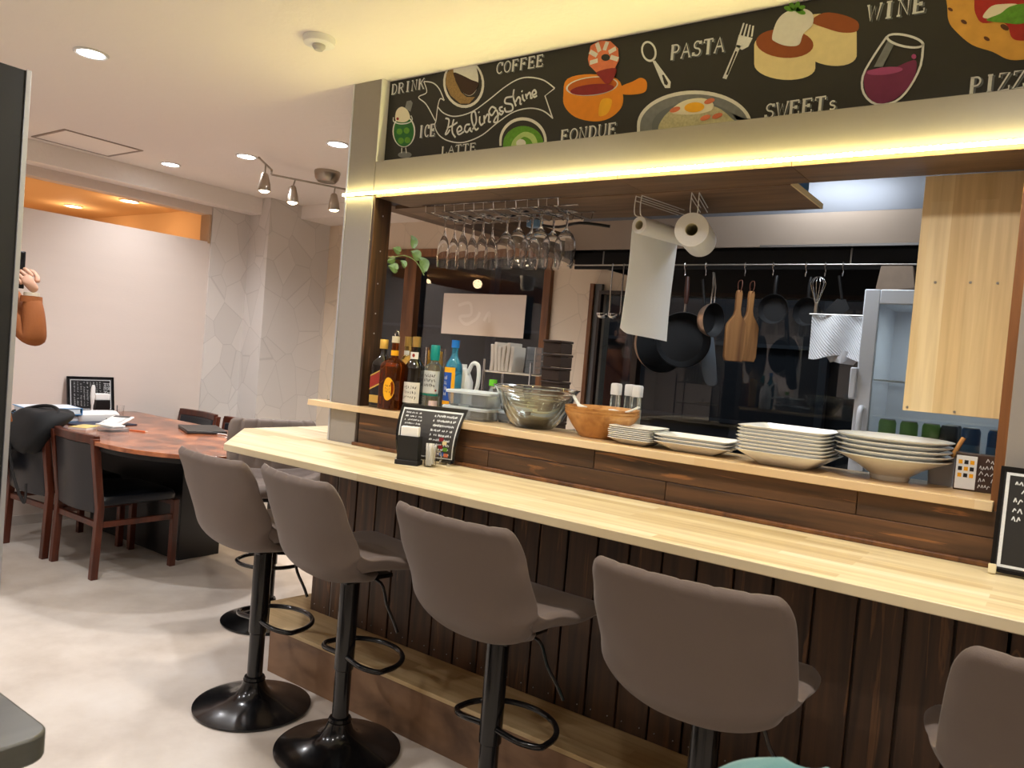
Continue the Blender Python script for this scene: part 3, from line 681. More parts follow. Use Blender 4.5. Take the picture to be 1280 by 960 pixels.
# ================================================================== BAR STOOLS
def sheet(m, center, half, curl, thick, nv=22, nu=18, groove=None, e=3.2):
    """closed padded sheet. center(v)->(y,z), half(v)->half width, curl(v, u)->offset along the normal"""
    out = []; inn = []
    for i in range(nv+1):
        v = i/nv; vv = v
        c = Vector((0,)+center(vv)); c2 = Vector((0,)+center(min(vv+.01, 1.0))); c1 = Vector((0,)+center(max(vv-.01, 0)))
        t = (c2-c1).normalized(); nrm = Vector((0, t.z, -t.y))       # towards the sitter / up
        ro = []; ri = []
        for j in range(nu+1):
            u = -1+2*j/nu
            hw = half(vv)
            p = c+Vector((u*hw, 0, 0))+nrm*curl(vv, u)
            ev = (1-abs(2*v-1)**10); eu = (1-abs(u)**10)
            th = thick*sqrt(max(0, min(ev, eu)))**.8
            g = groove(vv, u) if groove else 0
            if v > .96 and groove: p = p-Vector((0, 0, g*.35))
            ro.append(p-nrm*th*.5); ri.append(p+nrm*(th*.5-g*min(1, th/thick)))
        out.append(ro); inn.append(ri)
    n = nu+1; o = len(m.v)
    for r in out: m.v += [tuple(p) for p in r]
    o2 = len(m.v)
    for r in inn: m.v += [tuple(p) for p in r]
    for i in range(nv):
        for j in range(nu):
            m.f.append((o+i*n+j, o+i*n+j+1, o+(i+1)*n+j+1, o+(i+1)*n+j))
            m.f.append((o2+i*n+j, o2+(i+1)*n+j, o2+(i+1)*n+j+1, o2+i*n+j+1))
    for i in range(nv):
        for j in (0, nu): m.f.append((o+i*n+j, o+(i+1)*n+j, o2+(i+1)*n+j, o2+i*n+j))
    for j in range(nu):
        for i in (0, nv): m.f.append((o+i*n+j, o+i*n+j+1, o2+i*n+j+1, o2+i*n+j))
    return m
def interp(tab):
    def f(v):
        for (a, x), (b, y) in zip(tab[:-1], tab[1:]):
            if v <= b:
                t = (v-a)/(b-a); t = t*t*(3-2*t) if not isinstance(x, tuple) else t
                return tuple(p+(q-p)*t for p, q in zip(x, y)) if isinstance(x, tuple) else x+(y-x)*t
        return tab[-1][1]
    return f
def catmull(tab):
    P = smooth_pts([t for t in tab], 8)
    def f(v):
        s_ = v*(len(P)-1); i = min(int(s_), len(P)-2); t = s_-i
        return (P[i][0]*(1-t)+P[i+1][0]*t, P[i][1]*(1-t)+P[i+1][1]*t)
    return f
def make_stool():
    t = thing('bar_stool', 'x', 'stool')
    MB().lathe([(.0, 0), (.196, 0), (.2, .004), (.2, .009), (.185, .014), (.14, .022), (.09, .034), (.06, .05), (.045, .07), (.038, .09), (.036, .098), (.0, .098)], 56).obj('base', BLACKM, t, smooth=True)
    MB().lathe([(0, .09), (.0265, .09), (.0265, .262), (.031, .266), (.031, .55), (.026, .57), (0, .57)], 28).obj('pole', BLACKM, t, smooth=True)
    MB().lathe([(0, .092), (.036, .092), (.038, .1), (.034, .108), (0, .108)], 28).obj('collar', BLACKM, t, smooth=True)
    ring = [(-.028, -.01, .31), (-.10, -.01, .305)]+[(.15*cos(a)*1.0, .055+.135*sin(a), .297) for a in [pi*1.08-i*pi*1.16/16 for i in range(17)]]+[(.10, -.01, .305), (.028, -.01, .31)]
    ring = [(x, y-.0, z) for x, y, z in ring]
    MB().tube(smooth3(ring), .0085, 10).obj('footrest', BLACKM, t, smooth=True)
    MB().tube(smooth3([(.03, .02, .572), (.10, .045, .56), (.13, .05, .50), (.165, .055, .455), (.185, .057, .425)]), .005, 8).obj('lever', BLACKM, t, smooth=True)
    MB().bb(-.09, .09, -.08, .10, .568, .582).obj('seat_plate', BLACKM, t, bevel=.004)
    # back: a padded sheet that curls under the seat
    cen = catmull([(.05, .585), (-.04, .582), (-.118, .594), (-.175, .636), (-.202, .70), (-.218, .77), (-.233, .84), (-.248, .905)])
    half = interp([(0, .08), (.12, .135), (.3, .184), (.5, .210), (.75, .212), (.88, .209), (.95, .201), (1, .180)])
    cu = interp([(0, .0), (.3, .05), (.55, .075), (.8, .045), (1, .02)])
    def curl(v, u): return cu(v)*abs(u)**2.4
    def gr(v, u): return .008*max(0, cos(u*pi*5.5))**30 if v > .55 else 0
    sheet(MB(), cen, half, curl, .036, 30, 44, gr).obj('backrest', TAUPE, t, smooth=True, subsurf=1)
    cen2 = catmull([(.225, .614), (.2, .629), (.1, .628), (0, .626), (-.09, .624), (-.15, .637), (-.182, .675)])
    half2 = interp([(0, .15), (.1, .19), (.3, .205), (.6, .212), (.8, .208), (1, .196)])
    cu2 = interp([(0, .0), (.3, .008), (.6, .048), (.85, .066), (1, .055)])
    sheet(MB(), cen2, half2, lambda v, u: cu2(v)*abs(u)**3.0, .044, 24, 26, lambda v, u: .005*max(0, cos(v*pi*6))**14).obj('seat', TAUPE, t, smooth=True, subsurf=1)
    return t
def smooth3(pts, k=4):
    P = [Vector(p) for p in pts]; out = []; n = len(P)
    for i in range(n-1):
        p0 = P[max(i-1, 0)]; p1 = P[i]; p2 = P[i+1]; p3 = P[min(i+2, n-1)]
        for j in range(k):
            t = j/k; out.append(.5*((2*p1)+(p2-p0)*t+(2*p0-5*p1+4*p2-p3)*t*t+(3*p1-p0-3*p2+p3)*t**3))
    out.append(P[-1]); return out
stool = make_stool(); stool['group'] = 'bar stools along the counter'
STOOLS = [(-2.235, 1.71, -2, 'brown padded bar stool at the counter corner, farthest of those in front of the counter'),
          (-1.80, 1.718, -8, 'brown padded bar stool second from the counter corner, its whole base in view'),
          (-1.18, 1.68, -3, 'brown padded bar stool in the middle, below the napkin holder, base cut off'),
          (-.585, 1.65, 3, 'largest brown bar stool, ribbed top edge, in front of the plate stacks'),
          (.045, 1.69, 12, 'brown bar stool cut off by the right edge of the picture'),
          (-2.90, 2.26, -120, 'brown bar stool behind the counter wing beside the dining table')]
for i, (x, y, a, lb) in enumerate(STOOLS):
    if i == 0: stool.location = (x, y, 0); stool.rotation_euler = (0, 0, radians(a)); stool['label'] = lb
    else: dup(stool, (x, y, 0), radians(a), lb)

# ================================================================== CEILING FITTINGS AND LIGHTS
def make_downlight():
    t = thing('downlight', 'x', 'downlight')
    MB().lathe([(.052, -.0005), (.062, -.0015), (.064, -.004), (.058, -.008), (.050, -.006), (.047, -.002)], 32, cap0=False, cap1=False).obj('trim_ring', WHITEP, t, smooth=True)
    MB().lathe([(0, -.0045), (.049, -.0045), (.049, -.002), (0, -.002)], 28).obj('lens', EM_COOL, t)
    MB().lathe([(0, -.0065), (.016, -.0065), (.016, -.0048), (0, -.0048)], 16).obj('diode', pbr('diode', rgb(150, 165, 200), .4, emit=(.6, .75, 1, 1), estr=1.2), t)
    return t
dl = make_downlight()
DLS = [(-3.21, 1.475, 'bright round ceiling downlight nearest the camera, left of the smoke detector'), (-4.774, 2.721, 'round ceiling downlight beside the hatch, leftmost of the far row'),
       (-4.036, 2.763, 'round ceiling downlight above the end of the spotlight bar'), (-3.25, 2.77, 'round ceiling downlight nearest the grey pillar')]
def dlight(x, y, p, c=COOL):
    lamp('downlight_lamp', 'SPOT', (x, y, CEIL-.012), p, c, .045, target=(x, y, 0), angle=radians(150), blend=.7)
for i, (x, y, lb) in enumerate(DLS):
    if i == 0: dl.location = (x, y, CEIL); dl['label'] = lb; dl['group'] = 'ceiling downlights'
    else: dup(dl, (x, y, CEIL), None, lb)
for x, y, p in [(-3.21, 1.475, P_DIN), (-4.774, 2.721, P_DIN*.42), (-4.036, 2.763, P_DIN), (-3.25, 2.77, P_DIN), (-4.774, .3, P_DIN*.6), (-3.21, -.2, P_DIN),
                (-1.70, 1.36, P_ROW), (-.2, 1.36, P_ROW), (1.3, 1.36, P_ROW), (-1.7, -.2, P_ROW*.7), (-.2, -.2, P_ROW*.7), (1.3, -.3, P_ROW*.6), (-3.2, -1.7, P_DIN)]:
    dlight(x, y, p, COOL if x > -3 else (.97, .97, 1))
# lamps of the amber room
am = [(-7.31, 3.29), (-6.37, 3.3)]
dw = thing('amber_downlight', 'small warm downlight in the amber ceiling, the left of two', 'downlight', (am[0][0], am[0][1], 2.319), 0, 'downlights beyond the opening')
MB().lathe([(0, -.006), (.06, -.006), (.06, 0), (0, 0)], 20).obj('lens', EM_WARM, dw)
MB().lathe([(.06, -.008), (.075, -.008), (.075, 0), (.06, 0)], 20, cap0=False, cap1=False).obj('trim_ring', WHITEP, dw)
dup(dw, (am[1][0], am[1][1], 2.319), None, 'small warm downlight in the amber ceiling, the right of two')
for x, y in am+[(-6.4, .6), (-7.3, .6)]: lamp('amber_lamp', 'POINT', (x, y, 2.22), P_WARM*.12, (1, .68, .38), .06)
lamp('amber_fill', 'POINT', (-6.8, 2.2, 1.2), P_WARM, (1, .66, .36), .2)  # unseen fill light added to warm the far room, no lamp stands there
# kitchen tube light
kt = thing('kitchen_tube_light', 'white tube light fixed to the kitchen ceiling', 'ceiling light', (-1.0, 3.0, CEIL))
MB().bb(-.6, .6, -.04, .04, -.03, 0).obj('housing', WHITEP, kt, bevel=.004)
MB().bb(-.58, .58, -.025, .025, -.045, -.031).obj('diffuser', pbr('tube_glow', (1, 1, 1, 1), .5, emit=(.85, .93, 1, 1), estr=5), kt)
lamp('fridge_lamp', 'AREA', (-.36, 3.38, FZ_F-.06), .55, (.9, .96, 1), .2, target=(-.36, 3.38, 0))
lamp('lane_fill', 'POINT', (-2.2, 5.3, 2.6), 9, (.8, .9, 1), .2)  # unseen light added to brighten the wall outside the windows
lamp('kitchen_lamp', 'AREA', (-1.0, 3.0, CEIL-.06), P_KIT, (.85, .93, 1), .5, target=(-1.0, 3.0, 0))

# smoke detector, hatch, spotlight bar
sd = thing('smoke_detector', 'round white smoke detector on the ceiling near the sign', 'smoke detector', (-2.215, 1.772, CEIL))
MB().lathe([(0, 0), (.055, 0), (.056, -.006), (.053, -.022), (.040, -.028), (0, -.028)], 32).obj('body', WHITEP, sd, smooth=True)
MB().lathe([(0, -.028), (.022, -.028), (.022, -.036), (.014, -.046), (0, -.047)], 20, c=(.008, -.006, 0)).obj('sensor', pbr('sensor_grey', rgb(190, 188, 184), .4), sd, smooth=True)
hc = thing('ceiling_hatch', 'square access hatch with a dark outline in the ceiling', 'hatch', (-4.81, 2.225, CEIL))
MB().bb(-.19, .19, -.208, .208, -.003, 0).obj('panel', WHITEW, hc)
fr = MB(); T = pbr('hatch_frame', rgb(150, 138, 128), .4, metal=.5)
for a, b, c, d in ((-.205, -.192, -.225, .225), (.192, .205, -.225, .225), (-.192, .192, -.225, -.210), (-.192, .192, .210, .225)): MB().bb(a, b, c, d, -.005, 0).obj('frame_bar', T, hc)

sb = thing('spotlight_bar', 'satin nickel ceiling spotlight bar with round canopy and adjustable spot heads', 'ceiling light', (-3.83, 3.20, CEIL))
O = Vector((-3.83, 3.20, CEIL))
MB().lathe([(0, 0), (.078, 0), (.08, -.01), (.072, -.045), (.055, -.066), (.02, -.07), (0, -.07)], 32).obj('canopy', NICKEL, sb, smooth=True)
A0 = Vector((-3.975, 2.90, 2.27)); A1 = Vector((-3.74, 3.52, 2.27))
MB().tube([A0-O, A1-O], .006, 8).obj('rail', NICKEL, sb, smooth=True)
MB().tube([A0-O, A0-O+Vector((0, 0, .028)), Vector((-3.79, 2.675, 2.298))-O], .006, 8).obj('end_arm', NICKEL, sb, smooth=True)
MB().tube([A1-O, A1-O+Vector((0, 0, .028)), A1-O+Vector((-.16, .2, .028))], .006, 8).obj('end_arm', NICKEL, sb, smooth=True)
def head(mount, pos, aim, nm='spot_head'):
    d = (Vector(aim)-Vector(pos)).normalized(); q = (-Vector((0, 0, 1))).rotation_difference(d).to_matrix()
    P = Vector(pos)-O; M0 = Vector(mount)-O
    MB().tube([M0, P-d*.06], .0045, 8).obj('stem', NICKEL, sb, smooth=True)
    h = MB().lathe([(0, .065), (.014, .064), (.020, .055), (.024, .035), (.033, .0), (.036, -.035), (.034, -.040), (.031, -.036), (0, -.034)], 24, c=P, rot=q).obj(nm, NICKEL, sb, smooth=True)
    MB().lathe([(0, -.048), (.018, -.046), (.029, -.038), (.029, -.0365), (0, -.0365)], 20, c=P, rot=q).obj('bulb', EM_WARM, h)
    lamp('spot_lamp', 'SPOT', Vector(pos)+d*.06, P_SPOT, WARM, .03, target=aim, angle=radians(95), blend=.9)
head(Vector((-3.85, 2.765, 2.29)), (-3.86, 2.775, 2.175), (-3.75, 2.75, 0))
head(A0.lerp(A1, .22), (-3.93, 3.03, 2.165), (-3.75, 3.0, 0))
head(A0.lerp(A1, .60), (-3.83, 3.27, 2.165), (-3.75, 3.4, 0))
head(A0.lerp(A1, .95), (-3.75, 3.49, 2.165), (-3.1, 3.8, 0))
# ceiling lamp further back, partly behind the bar
# ================================================================== DINING SIDE
TZ = .71
tb = thing('dining_table', 'long dark burl veneer dining table with rounded end against the pale wall', 'table', (-4.3, 2.42, 0))
def tpt(a, b, t): return Vector((a+4.3, b-2.42, t))
yc, hy = 2.39, .46
outline = [(-5.245, yc+hy), (-5.245, yc-hy)]+[(-3.82+.60*sin(a), yc-hy*cos(a)) for a in [pi*i/24 for i in range(25)]]
MB().prism(outline, tpt, TZ-.022, TZ).obj('table_top', TABLEW, tb, bevel=.003)
ins = [(-4.3+(a+4.3)*.965, yc+(b-yc)*.94) for a, b in outline]
MB().prism(ins, tpt, TZ-.05, TZ-.0225).obj('apron', BLACKX, tb)
MB().bb(-5.0+4.3, -3.985+4.3, 2.47-2.42, 2.73-2.42, 0, TZ-.051).obj('pedestal', pbr('black_lacquer', rgb(26, 25, 26), .3), tb, bevel=.003)

def make_chair():
    t = thing('dining_chair', 'x', 'chair')            # origin floor centre, faces +y
    W, D = .215, .205
    for s in (-1, 1):
        MB().loft([[Vector((s*W+dx, y+dy, z)) for dx, dy in ((-.0175, -.0175), (.0175, -.0175), (.0175, .0175), (-.0175, .0175))] for z, y in ((0, -D-.012), (.36, -D), (.72, -D-.045))]).obj('leg', CHAIRW, t, bevel=.003)
        MB().loft([[Vector((s*W+dx, D+dy, z)) for dx, dy in ((-.0165, -.0165), (.0165, -.0165), (.0165, .0165), (-.0165, .0165))] for z in (0, .37)]).obj('leg', CHAIRW, t, bevel=.003)
        MB().bb(s*W-.009, s*W+.009, -D+.018, D-.017, .262, .292).obj('side_rail', CHAIRW, t, bevel=.002)
    MB().bb(-W+.018, W-.018, D-.01, D+.01, .335, .37).obj('front_rail', CHAIRW, t, bevel=.002)
    MB().bb(-W+.018, W-.018, -D-.01, -D+.01, .262, .292).obj('back_rail', CHAIRW, t, bevel=.002)
    m = MB(); n = 10
    m.loft([[Vector((-W+.0+2*W*i/n, -D-.035-.03*sin(pi*i/n)+dy, z)) for dy, z in ((-.016, .692), (.016, .692), (.016, .735), (-.016, .735))] for i in range(n+1)]).obj('top_rail', CHAIRW, t, bevel=.004)
    m = MB()
    m.loft([[Vector((-W+.02+(2*W-.04)*i/n, -D-.0-.026*sin(pi*i/n)+dy+(.0 if z < .5 else -.034), z)) for dy, z in ((-.014, .335), (.016, .335), (.018, .692), (-.016, .692))] for i in range(n+1)]).obj('back_pad', BLACKL, t, bevel=.006)
    MB().sq([(W-.0, D+.005, .371, 8), (W+.012, D+.016, .378, 8), (W+.014, D+.018, .40, 8), (W+.006, D+.01, .418, 7), (W-.03, D-.03, .426, 5), (.05, .05, .428, 3)], 48).obj('seat', BLACKL, t, smooth=True)
    return t
chair = make_chair(); chair['group'] = 'wooden chairs around the dining table'
CH = [(-4.14, 2.19, 0, 'dark wooden chair with black leather pad, nearest, its empty seat in view'),
      (-4.655, 2.16, 3, 'dark wooden chair with a black bag and coat over its back'),
      (-4.98, 2.93, 180, 'dark wooden chair on the far side of the table, nearest the wall'),
      (-4.47, 2.95, 180, 'dark wooden chair on the far side of the table, nearest the bar counter')]
for i, (x, y, a, lb) in enumerate(CH):
    if i == 0: chair.location = (x, y, 0); chair['label'] = lb
    else: dup(chair, (x, y, 0), radians(a), lb)

# --- things on the dining table
def txt(m, seed, x0, x1, z0, z1, rows, fn, wd, cap=.6):
    """rows of tiny illegible writing as broken strokes; fn(a, b)->3d"""
    rnd = random.Random(seed)
    for r in range(rows):
        b = z1-(r+.5)*(z1-z0)/rows; x = x0; h = (z1-z0)/rows*cap
        while x < x1-h*.5:
            L = h*rnd.uniform(.35, 1.0)
            if rnd.random() < .85:
                P = [fn(x, b-h*.5*rnd.uniform(.3, 1)), fn(x+L*.35, b+h*.5*rnd.uniform(.3, 1)), fn(x+L*.7, b-h*.5*rnd.uniform(0, 1))]
                q = fn(x, b); 
                for k in range(2):
                    a0, a1 = P[k], P[k+1]; d = (a1-a0); 
                    if d.length < 1e-6: continue
                    nx = (fn(x+1, b)-q).normalized(); nz = (fn(x, b+1)-q).normalized(); nrm = nx.cross(nz); sd = d.normalized().cross(nrm)*wd/2
                    o = len(m.v); m.v += [tuple(a0+sd), tuple(a0-sd), tuple(a1-sd), tuple(a1+sd)]; m.f.append((o, o+1, o+2, o+3))
            x += L*1.05+(h*.5 if rnd.random() < .15 else 0)
    return m
mw = thing('menu_board', 'framed black DRINK MENU board propped against the wall on the dining table', 'menu board', (-5.19, 2.53, TZ))
R_ = Matrix.Rotation(radians(12), 3, 'Y')       # leans back to the wall
def mwp(a, b, c=0): return R_ @ Vector((.0+c, a, b))
def mbox(a0, a1, b0, b1, c0, c1): 
    m = MB(); vs = [mwp(a, b, c) for a in (a0, a1) for b in (b0, b1) for c in (c0, c1)]
    return m.add(vs, [(0, 1, 3, 2), (4, 6, 7, 5), (0, 4, 5, 1), (2, 3, 7, 6), (0, 2, 6, 4), (1, 5, 7, 3)])
R_ = Matrix.Rotation(radians(-10), 3, 'Y')
mbox(-.15, .15, 0, .235, -.006, .0).obj('board', BLACKX, mw)
for a0, a1, b0, b1 in ((-.15, -.141, 0, .235), (.141, .15, 0, .235), (-.141, .141, 0, .009), (-.141, .141, .226, .235)): mbox(a0, a1, b0, b1, 0, .005).obj('frame', BLACKM, mw)
for a0, a1, b0, b1 in ((-.13, -.126, .02, .215), (.126, .13, .02, .215), (-.126, .126, .02, .024), (-.126, .126, .211, .215)): mbox(a0, a1, b0, b1, 0, .001).obj('border_line', CHALKW, mw)
tw_ = MB()
for k, wd_ in ((0, 'MENU'), (1, 'DRINK')):
    for i, c in enumerate(wd_):
        for s_ in GL[c]:
            P = [mwp(.085+k*.022+q[1]*.016, .195-(i+q[0]*.9)*.026, .0012) for q in s_]
            for a0, a1 in zip(P[:-1], P[1:]):
                d = a1-a0
                if d.length < 1e-6: continue
                sdv = d.normalized().cross(R_ @ Vector((1, 0, 0)))*.0012
                o = len(tw_.v); tw_.v += [tuple(a0+sdv), tuple(a0-sdv), tuple(a1-sdv), tuple(a1+sdv)]; tw_.f.append((o, o+1, o+2, o+3))
tw_.obj('lettering', CHALKW, mw)
k_ = txt(MB(), 3, -.2, -.04, -.115, .07, 9, lambda a, b: mwp(b, -a, .0012), .0010).obj('small_writing', CHALKW, mw); k_['kind'] = 'stuff'

nb = thing('napkin_dispenser', 'black napkin dispenser with white napkins on the dining table, before the menu board', 'napkin holder', (-5.02, 2.50, TZ))
MB().bb(-.035, .035, -.045, .045, 0, .10).obj('holder', BLACKP, nb, bevel=.002)
MB().bb(-.025, .025, -.043, .048, .1, .14).obj('napkins', PAPER, nb, bevel=.004)
gl = tag(MB().lathe([(0, 0), (.02, 0), (.023, .07), (.0215, .07), (.019, .004), (0, .004)], 20).obj('toothpick_glass', GLASS, smooth=True, loc=(-4.96, 2.60, TZ)), 'small clear toothpick glass beside the black dispenser on the dining table', 'glass')
pr_ = thing('white_printer', 'small white rounded appliance lying on the dining table beside the blue binders', 'appliance', (-4.72, 2.335, TZ))
MB().sq([(.05, .115, 0, 6), (.055, .12, .01, 6), (.055, .12, .045, 5), (.04, .105, .062, 4), (.01, .05, .066, 3)], 36).obj('body', WHITEP, pr_, smooth=True)
MB().cyl((.056, .03, .02), (.058, .03, .02), .004, n=10).obj('button', BLACKP, pr_)
wd_ = thing('white_stick_handle', 'white rounded handle standing upright in front of the menu board', 'handle', (-4.95, 2.415, TZ))
MB().sq([(.007, .007, 0, 2), (.006, .006, .07, 2), (.008, .010, .085, 2), (.009, .014, .13, 2.5), (.009, .012, .185, 2.5), (.006, .007, .20, 2)], 20).obj('grip', WHITEP, wd_, smooth=True)
# binders
BLU = pbr('binder_blue', rgb(80, 150, 205), .4); BLP = pbr('binder_pale', rgb(225, 233, 240), .5)
for i, (dz, a, lb) in enumerate(((0, 4, 'blue edged binder lying flat at the bottom of the pile beside the black bag'), (.043, -6, 'blue edged binder lying on top of another beside the black bag'))):
    b = thing('binder', lb, 'binder', (-4.80, 2.09, TZ+dz), radians(a), 'binders on the dining table')
    MB().bb(-.115, .115, -.15, .15, 0, .003).obj('cover', BLU, b, bevel=.001); MB().bb(-.115, .115, -.15, .15, .036, .039).obj('cover', BLU, b, bevel=.001)
    MB().bb(-.115, .115, .147, .15, .003, .036).obj('spine', BLU, b); MB().bb(-.105, .105, -.14, .14, .004, .035).obj('pages', PAPER, b)
    MB().bb(-.108, .108, -.143, .143, .0391, .0398).obj('cover_sheet', BLP, b); MB().bb(.1052, .1125, -.135, .135, .006, .033).obj('spine_label', BLP, b); MB().bb(-.10, .10, -.1425, -.1402, .006, .033).obj('side_label', BLP, b)
cl = thing('calculator', 'white desk calculator with dark display tilted up on the dining table', 'calculator', (-4.48, 2.335, TZ+.012), radians(38))
RX_ = Matrix.Rotation(radians(9), 3, 'X')
def cb(x0, x1, y0, y1, z0, z1):
    m = MB(); return m.add([RX_ @ Vector((x, y, z)) for x in (x0, x1) for y in (y0, y1) for z in (z0, z1)], [(0, 1, 3, 2), (4, 6, 7, 5), (0, 4, 5, 1), (2, 3, 7, 6), (0, 2, 6, 4), (1, 5, 7, 3)])
cb(-.06, .06, -.09, .09, 0.012, .026).obj('body', WHITEP, cl, bevel=.005)
cb(-.045, .045, .05, .078, .026, .029).obj('display', pbr('lcd_dark', rgb(60, 62, 64), .3), cl, bevel=.001)
for r in range(5):
    for c in range(5): cb(-.05+c*.0205, -.034+c*.0205, -.078+r*.024, -.062+r*.024, .026, .0285).obj('key', WHITEP if c < 4 else pbr('key_grey', rgb(190, 192, 196), .5), cl)
fd = tag(MB().bb(-.11, .11, -.16, .16, 0, .006).obj('dark_blue_folder', pbr('navy', rgb(44, 52, 74), .5), loc=(-4.56, 2.28, TZ+.0005), bevel=.001), 'dark blue flat folder under the calculator', 'folder'); fd.rotation_euler.z = radians(12)
nbk = thing('notebook', 'white spiral notebook lying at the table edge beside the bag', 'notebook', (-4.40, 2.115, TZ), radians(35))
MB().bb(-.05, .05, -.075, .075, 0, .012).obj('pages', PAPER, nbk, bevel=.001); MB().bb(-.051, .051, -.076, .076, .0121, .0135).obj('cover', pbr('kraft_print', rgb(214, 190, 120), .6, noise=.3, nscale=30), nbk)
cs = thing('clear_card_case', 'clear plastic box of white cards lying beside the calculator', 'box', (-4.26, 2.20, TZ), radians(10))
MB().bb(-.055, .055, -.06, .06, 0, .024).obj('case', FOGP, cs, bevel=.003); MB().bb(-.10, .04, -.035, .045, .025, .034).obj('card_stack', PAPER, cs, bevel=.001); 
pc = thing('pencil', 'orange pencil lying on the dining table', 'pencil', tuple(Vector(at(168, 538, 'z', TZ+.004))), radians(-64))
MB().cyl((0, -.085, 0), (0, .07, 0), .0042, n=6).obj('shaft', pbr('pencil_orange', rgb(214, 110, 60), .4), pc); MB().cyl((0, .07, 0), (0, .088, 0), .0042, .0006, 6).obj('tip', PAPERW, pc)
MB().cyl((0, -.1, 0), (0, -.085, 0), .0042, n=8).obj('eraser', WHITEP, pc)
lp = thing('laptop', 'closed dark laptop lying flat on the dining table', 'laptop', (-4.16, 2.68, TZ), radians(-22))
MB().bb(-.16, .16, -.11, .11, 0.002, .012).obj('base', pbr('laptop_grey', rgb(70, 68, 68), .35, metal=.5), lp, bevel=.003)
MB().bb(-.16, .16, -.11, .11, .0125, .018).obj('lid', pbr('laptop_lid', rgb(52, 50, 50), .35, metal=.4), lp, bevel=.003)
cd = tag(MB().tube(smooth3([(0, 0, 0), (.06, .03, .001), (.14, .0, .001), (.2, -.06, .001)]), .003, 6).obj('white_cable', WHITEP, smooth=True, loc=(-4.01, 2.66, TZ+.004)), 'white cable end beside the closed laptop', 'cable')

# --- bag and coat over the second chair
bgx, bgy = -4.62, 1.93
bag = thing('black_bag', 'soft black bag hung over the chair back with a loose strap', 'bag', (bgx, bgy, .36))
def blob(m, rings, n=28, seed=1, amp=.01):
    rnd = random.Random(seed); ph = [rnd.uniform(0, 6.28) for _ in range(4)]; R = []
    for (cx, cy, cz, rx, ry, e) in rings:
        ring = []
        for j in range(n):
            t = 2*pi*j/n; k = 1+amp/.1*(sin(3*t+ph[0]+cz*22)*.5+sin(5*t+ph[1]-cz*31)*.35)
            ring.append(Vector((cx+rx*k*math.copysign(abs(cos(t))**(2/e), cos(t)), cy+ry*k*math.copysign(abs(sin(t))**(2/e), sin(t)), cz+.004*sin(4*t+ph[2]))))
        R.append(ring)
    return m.loft(R)
blob(MB(), [(.02, -.045, .20, .10, .02, 2.5), (.03, -.05, .23, .17, .05, 2.6), (.04, -.04, .31, .20, .07, 2.8), (.05, .02, .38, .21, .11, 2.8), (.06, .05, .42, .20, .12, 2.6), (.06, .05, .445, .16, .10, 2.4), (.05, .05, .44, .08, .05, 2)], seed=4, amp=.012).obj('body', BLACKC, bag, smooth=True, subsurf=1)
MB().tube(smooth3([(.24, .0, .40), (.20, .05, .44), (.1, .07, .458), (.0, .05, .455), (-.08, .0, .43)], 6), .009, 8).obj('handle', BLACKC, bag, smooth=True)
m = MB(); pts = smooth3([(-.03, -.085, .36), (.0, -.10, .24), (.06, -.10, .10), (.15, -.095, -.01), (.20, -.09, -.03), (.19, -.085, .06)], 6); R = []
for i, p in enumerate(pts):
    a = pts[max(i-1, 0)]; b = pts[min(i+1, len(pts)-1)]; d = (b-a).normalized(); sd_ = d.cross(Vector((0, 1, 0))).normalized()*.013
    R.append([p+sd_+Vector((0, .0015, 0)), p-sd_+Vector((0, .0015, 0)), p-sd_-Vector((0, .0015, 0)), p+sd_-Vector((0, .0015, 0))])
m.loft(R).obj('strap', BLACKC, bag)
jk = thing('dark_jacket', 'black quilted jacket draped over the chair back left of the bag', 'jacket', (-4.80, 1.90, .4))
m = MB(); R = []
for i in range(11):
    v = i/10; y = -.06-.05*sin(pi*min(1, v*1.4)) if v < .75 else .05; z = .02+v*.42-(.3*max(0, v-.75)); 
    R.append([Vector((-.12+.26*j/12*(1-.15*sin(v*5)), y+.012*sin(j*1.3+v*6), z+.012*sin(j*.9))) for j in range(13)]+[Vector((-.12+.26*j/12, y+.022+.012*sin(j*1.3+v*6), z+.012*sin(j*.9))) for j in range(12, -1, -1)])
m.loft(R).obj('body', BLACKC, jk, smooth=True, subsurf=1)
m = MB(); blob(m, [(0, 0, -.08, .035, .02, 2.2), (.01, 0, 0, .05, .03, 2.4), (.015, .01, .12, .06, .035, 2.4), (.02, .03, .26, .05, .04, 2.4), (.02, .03, .3, .02, .02, 2)], seed=9).obj('sleeve', BLACKC, jk, smooth=True, loc=(-.16, -.02, .02))

# ================================================================== KITCHEN
# extractor hood with steel fascia and dark inside
hd = thing('extractor_hood', 'stainless steel extractor hood with black interior across the kitchen window', 'extractor hood', (-1.1, 3.85, 1.88))
HY0, HY1, HX0, HX1 = 3.46, 4.235, -2.22, .30
def hb(a, b, c, d, e, f): return MB().bb(a+1.1, b+1.1, c-3.85, d-3.85, e-1.88, f-1.88)
STN = pbr('fascia_steel', rgb(158, 142, 128), .35, metal=.75, noise=.12, nscale=3)  # steel, with the brown of reflected wood put into its colour
hb(HX0, HX1, HY0, HY0+.012, 1.885, 2.03).obj('fascia', STN, hd, bevel=.002)
hb(-1.18, HX1, HY0-.004, HY0, 1.883, 1.893).obj('drip_edge', CHROME, hd)
hb(HX0, HX0+.012, HY0+.012, HY1, 1.85, 2.03).obj('side_panel', BLACKX, hd)
hb(HX0+.0125, HX1, HY0+.0125, HY1, 2.018, 2.03).obj('top_panel', STN, hd)
hb(HX0+.0125, HX1, HY1-.02, HY1, 1.745, 2.017).obj('back_panel', BLACKX, hd)
hb(HX0+.0125, HX1, HY0+.10, HY0+.112, 1.80, 1.885).obj('filter_lip', BLACKX, hd)
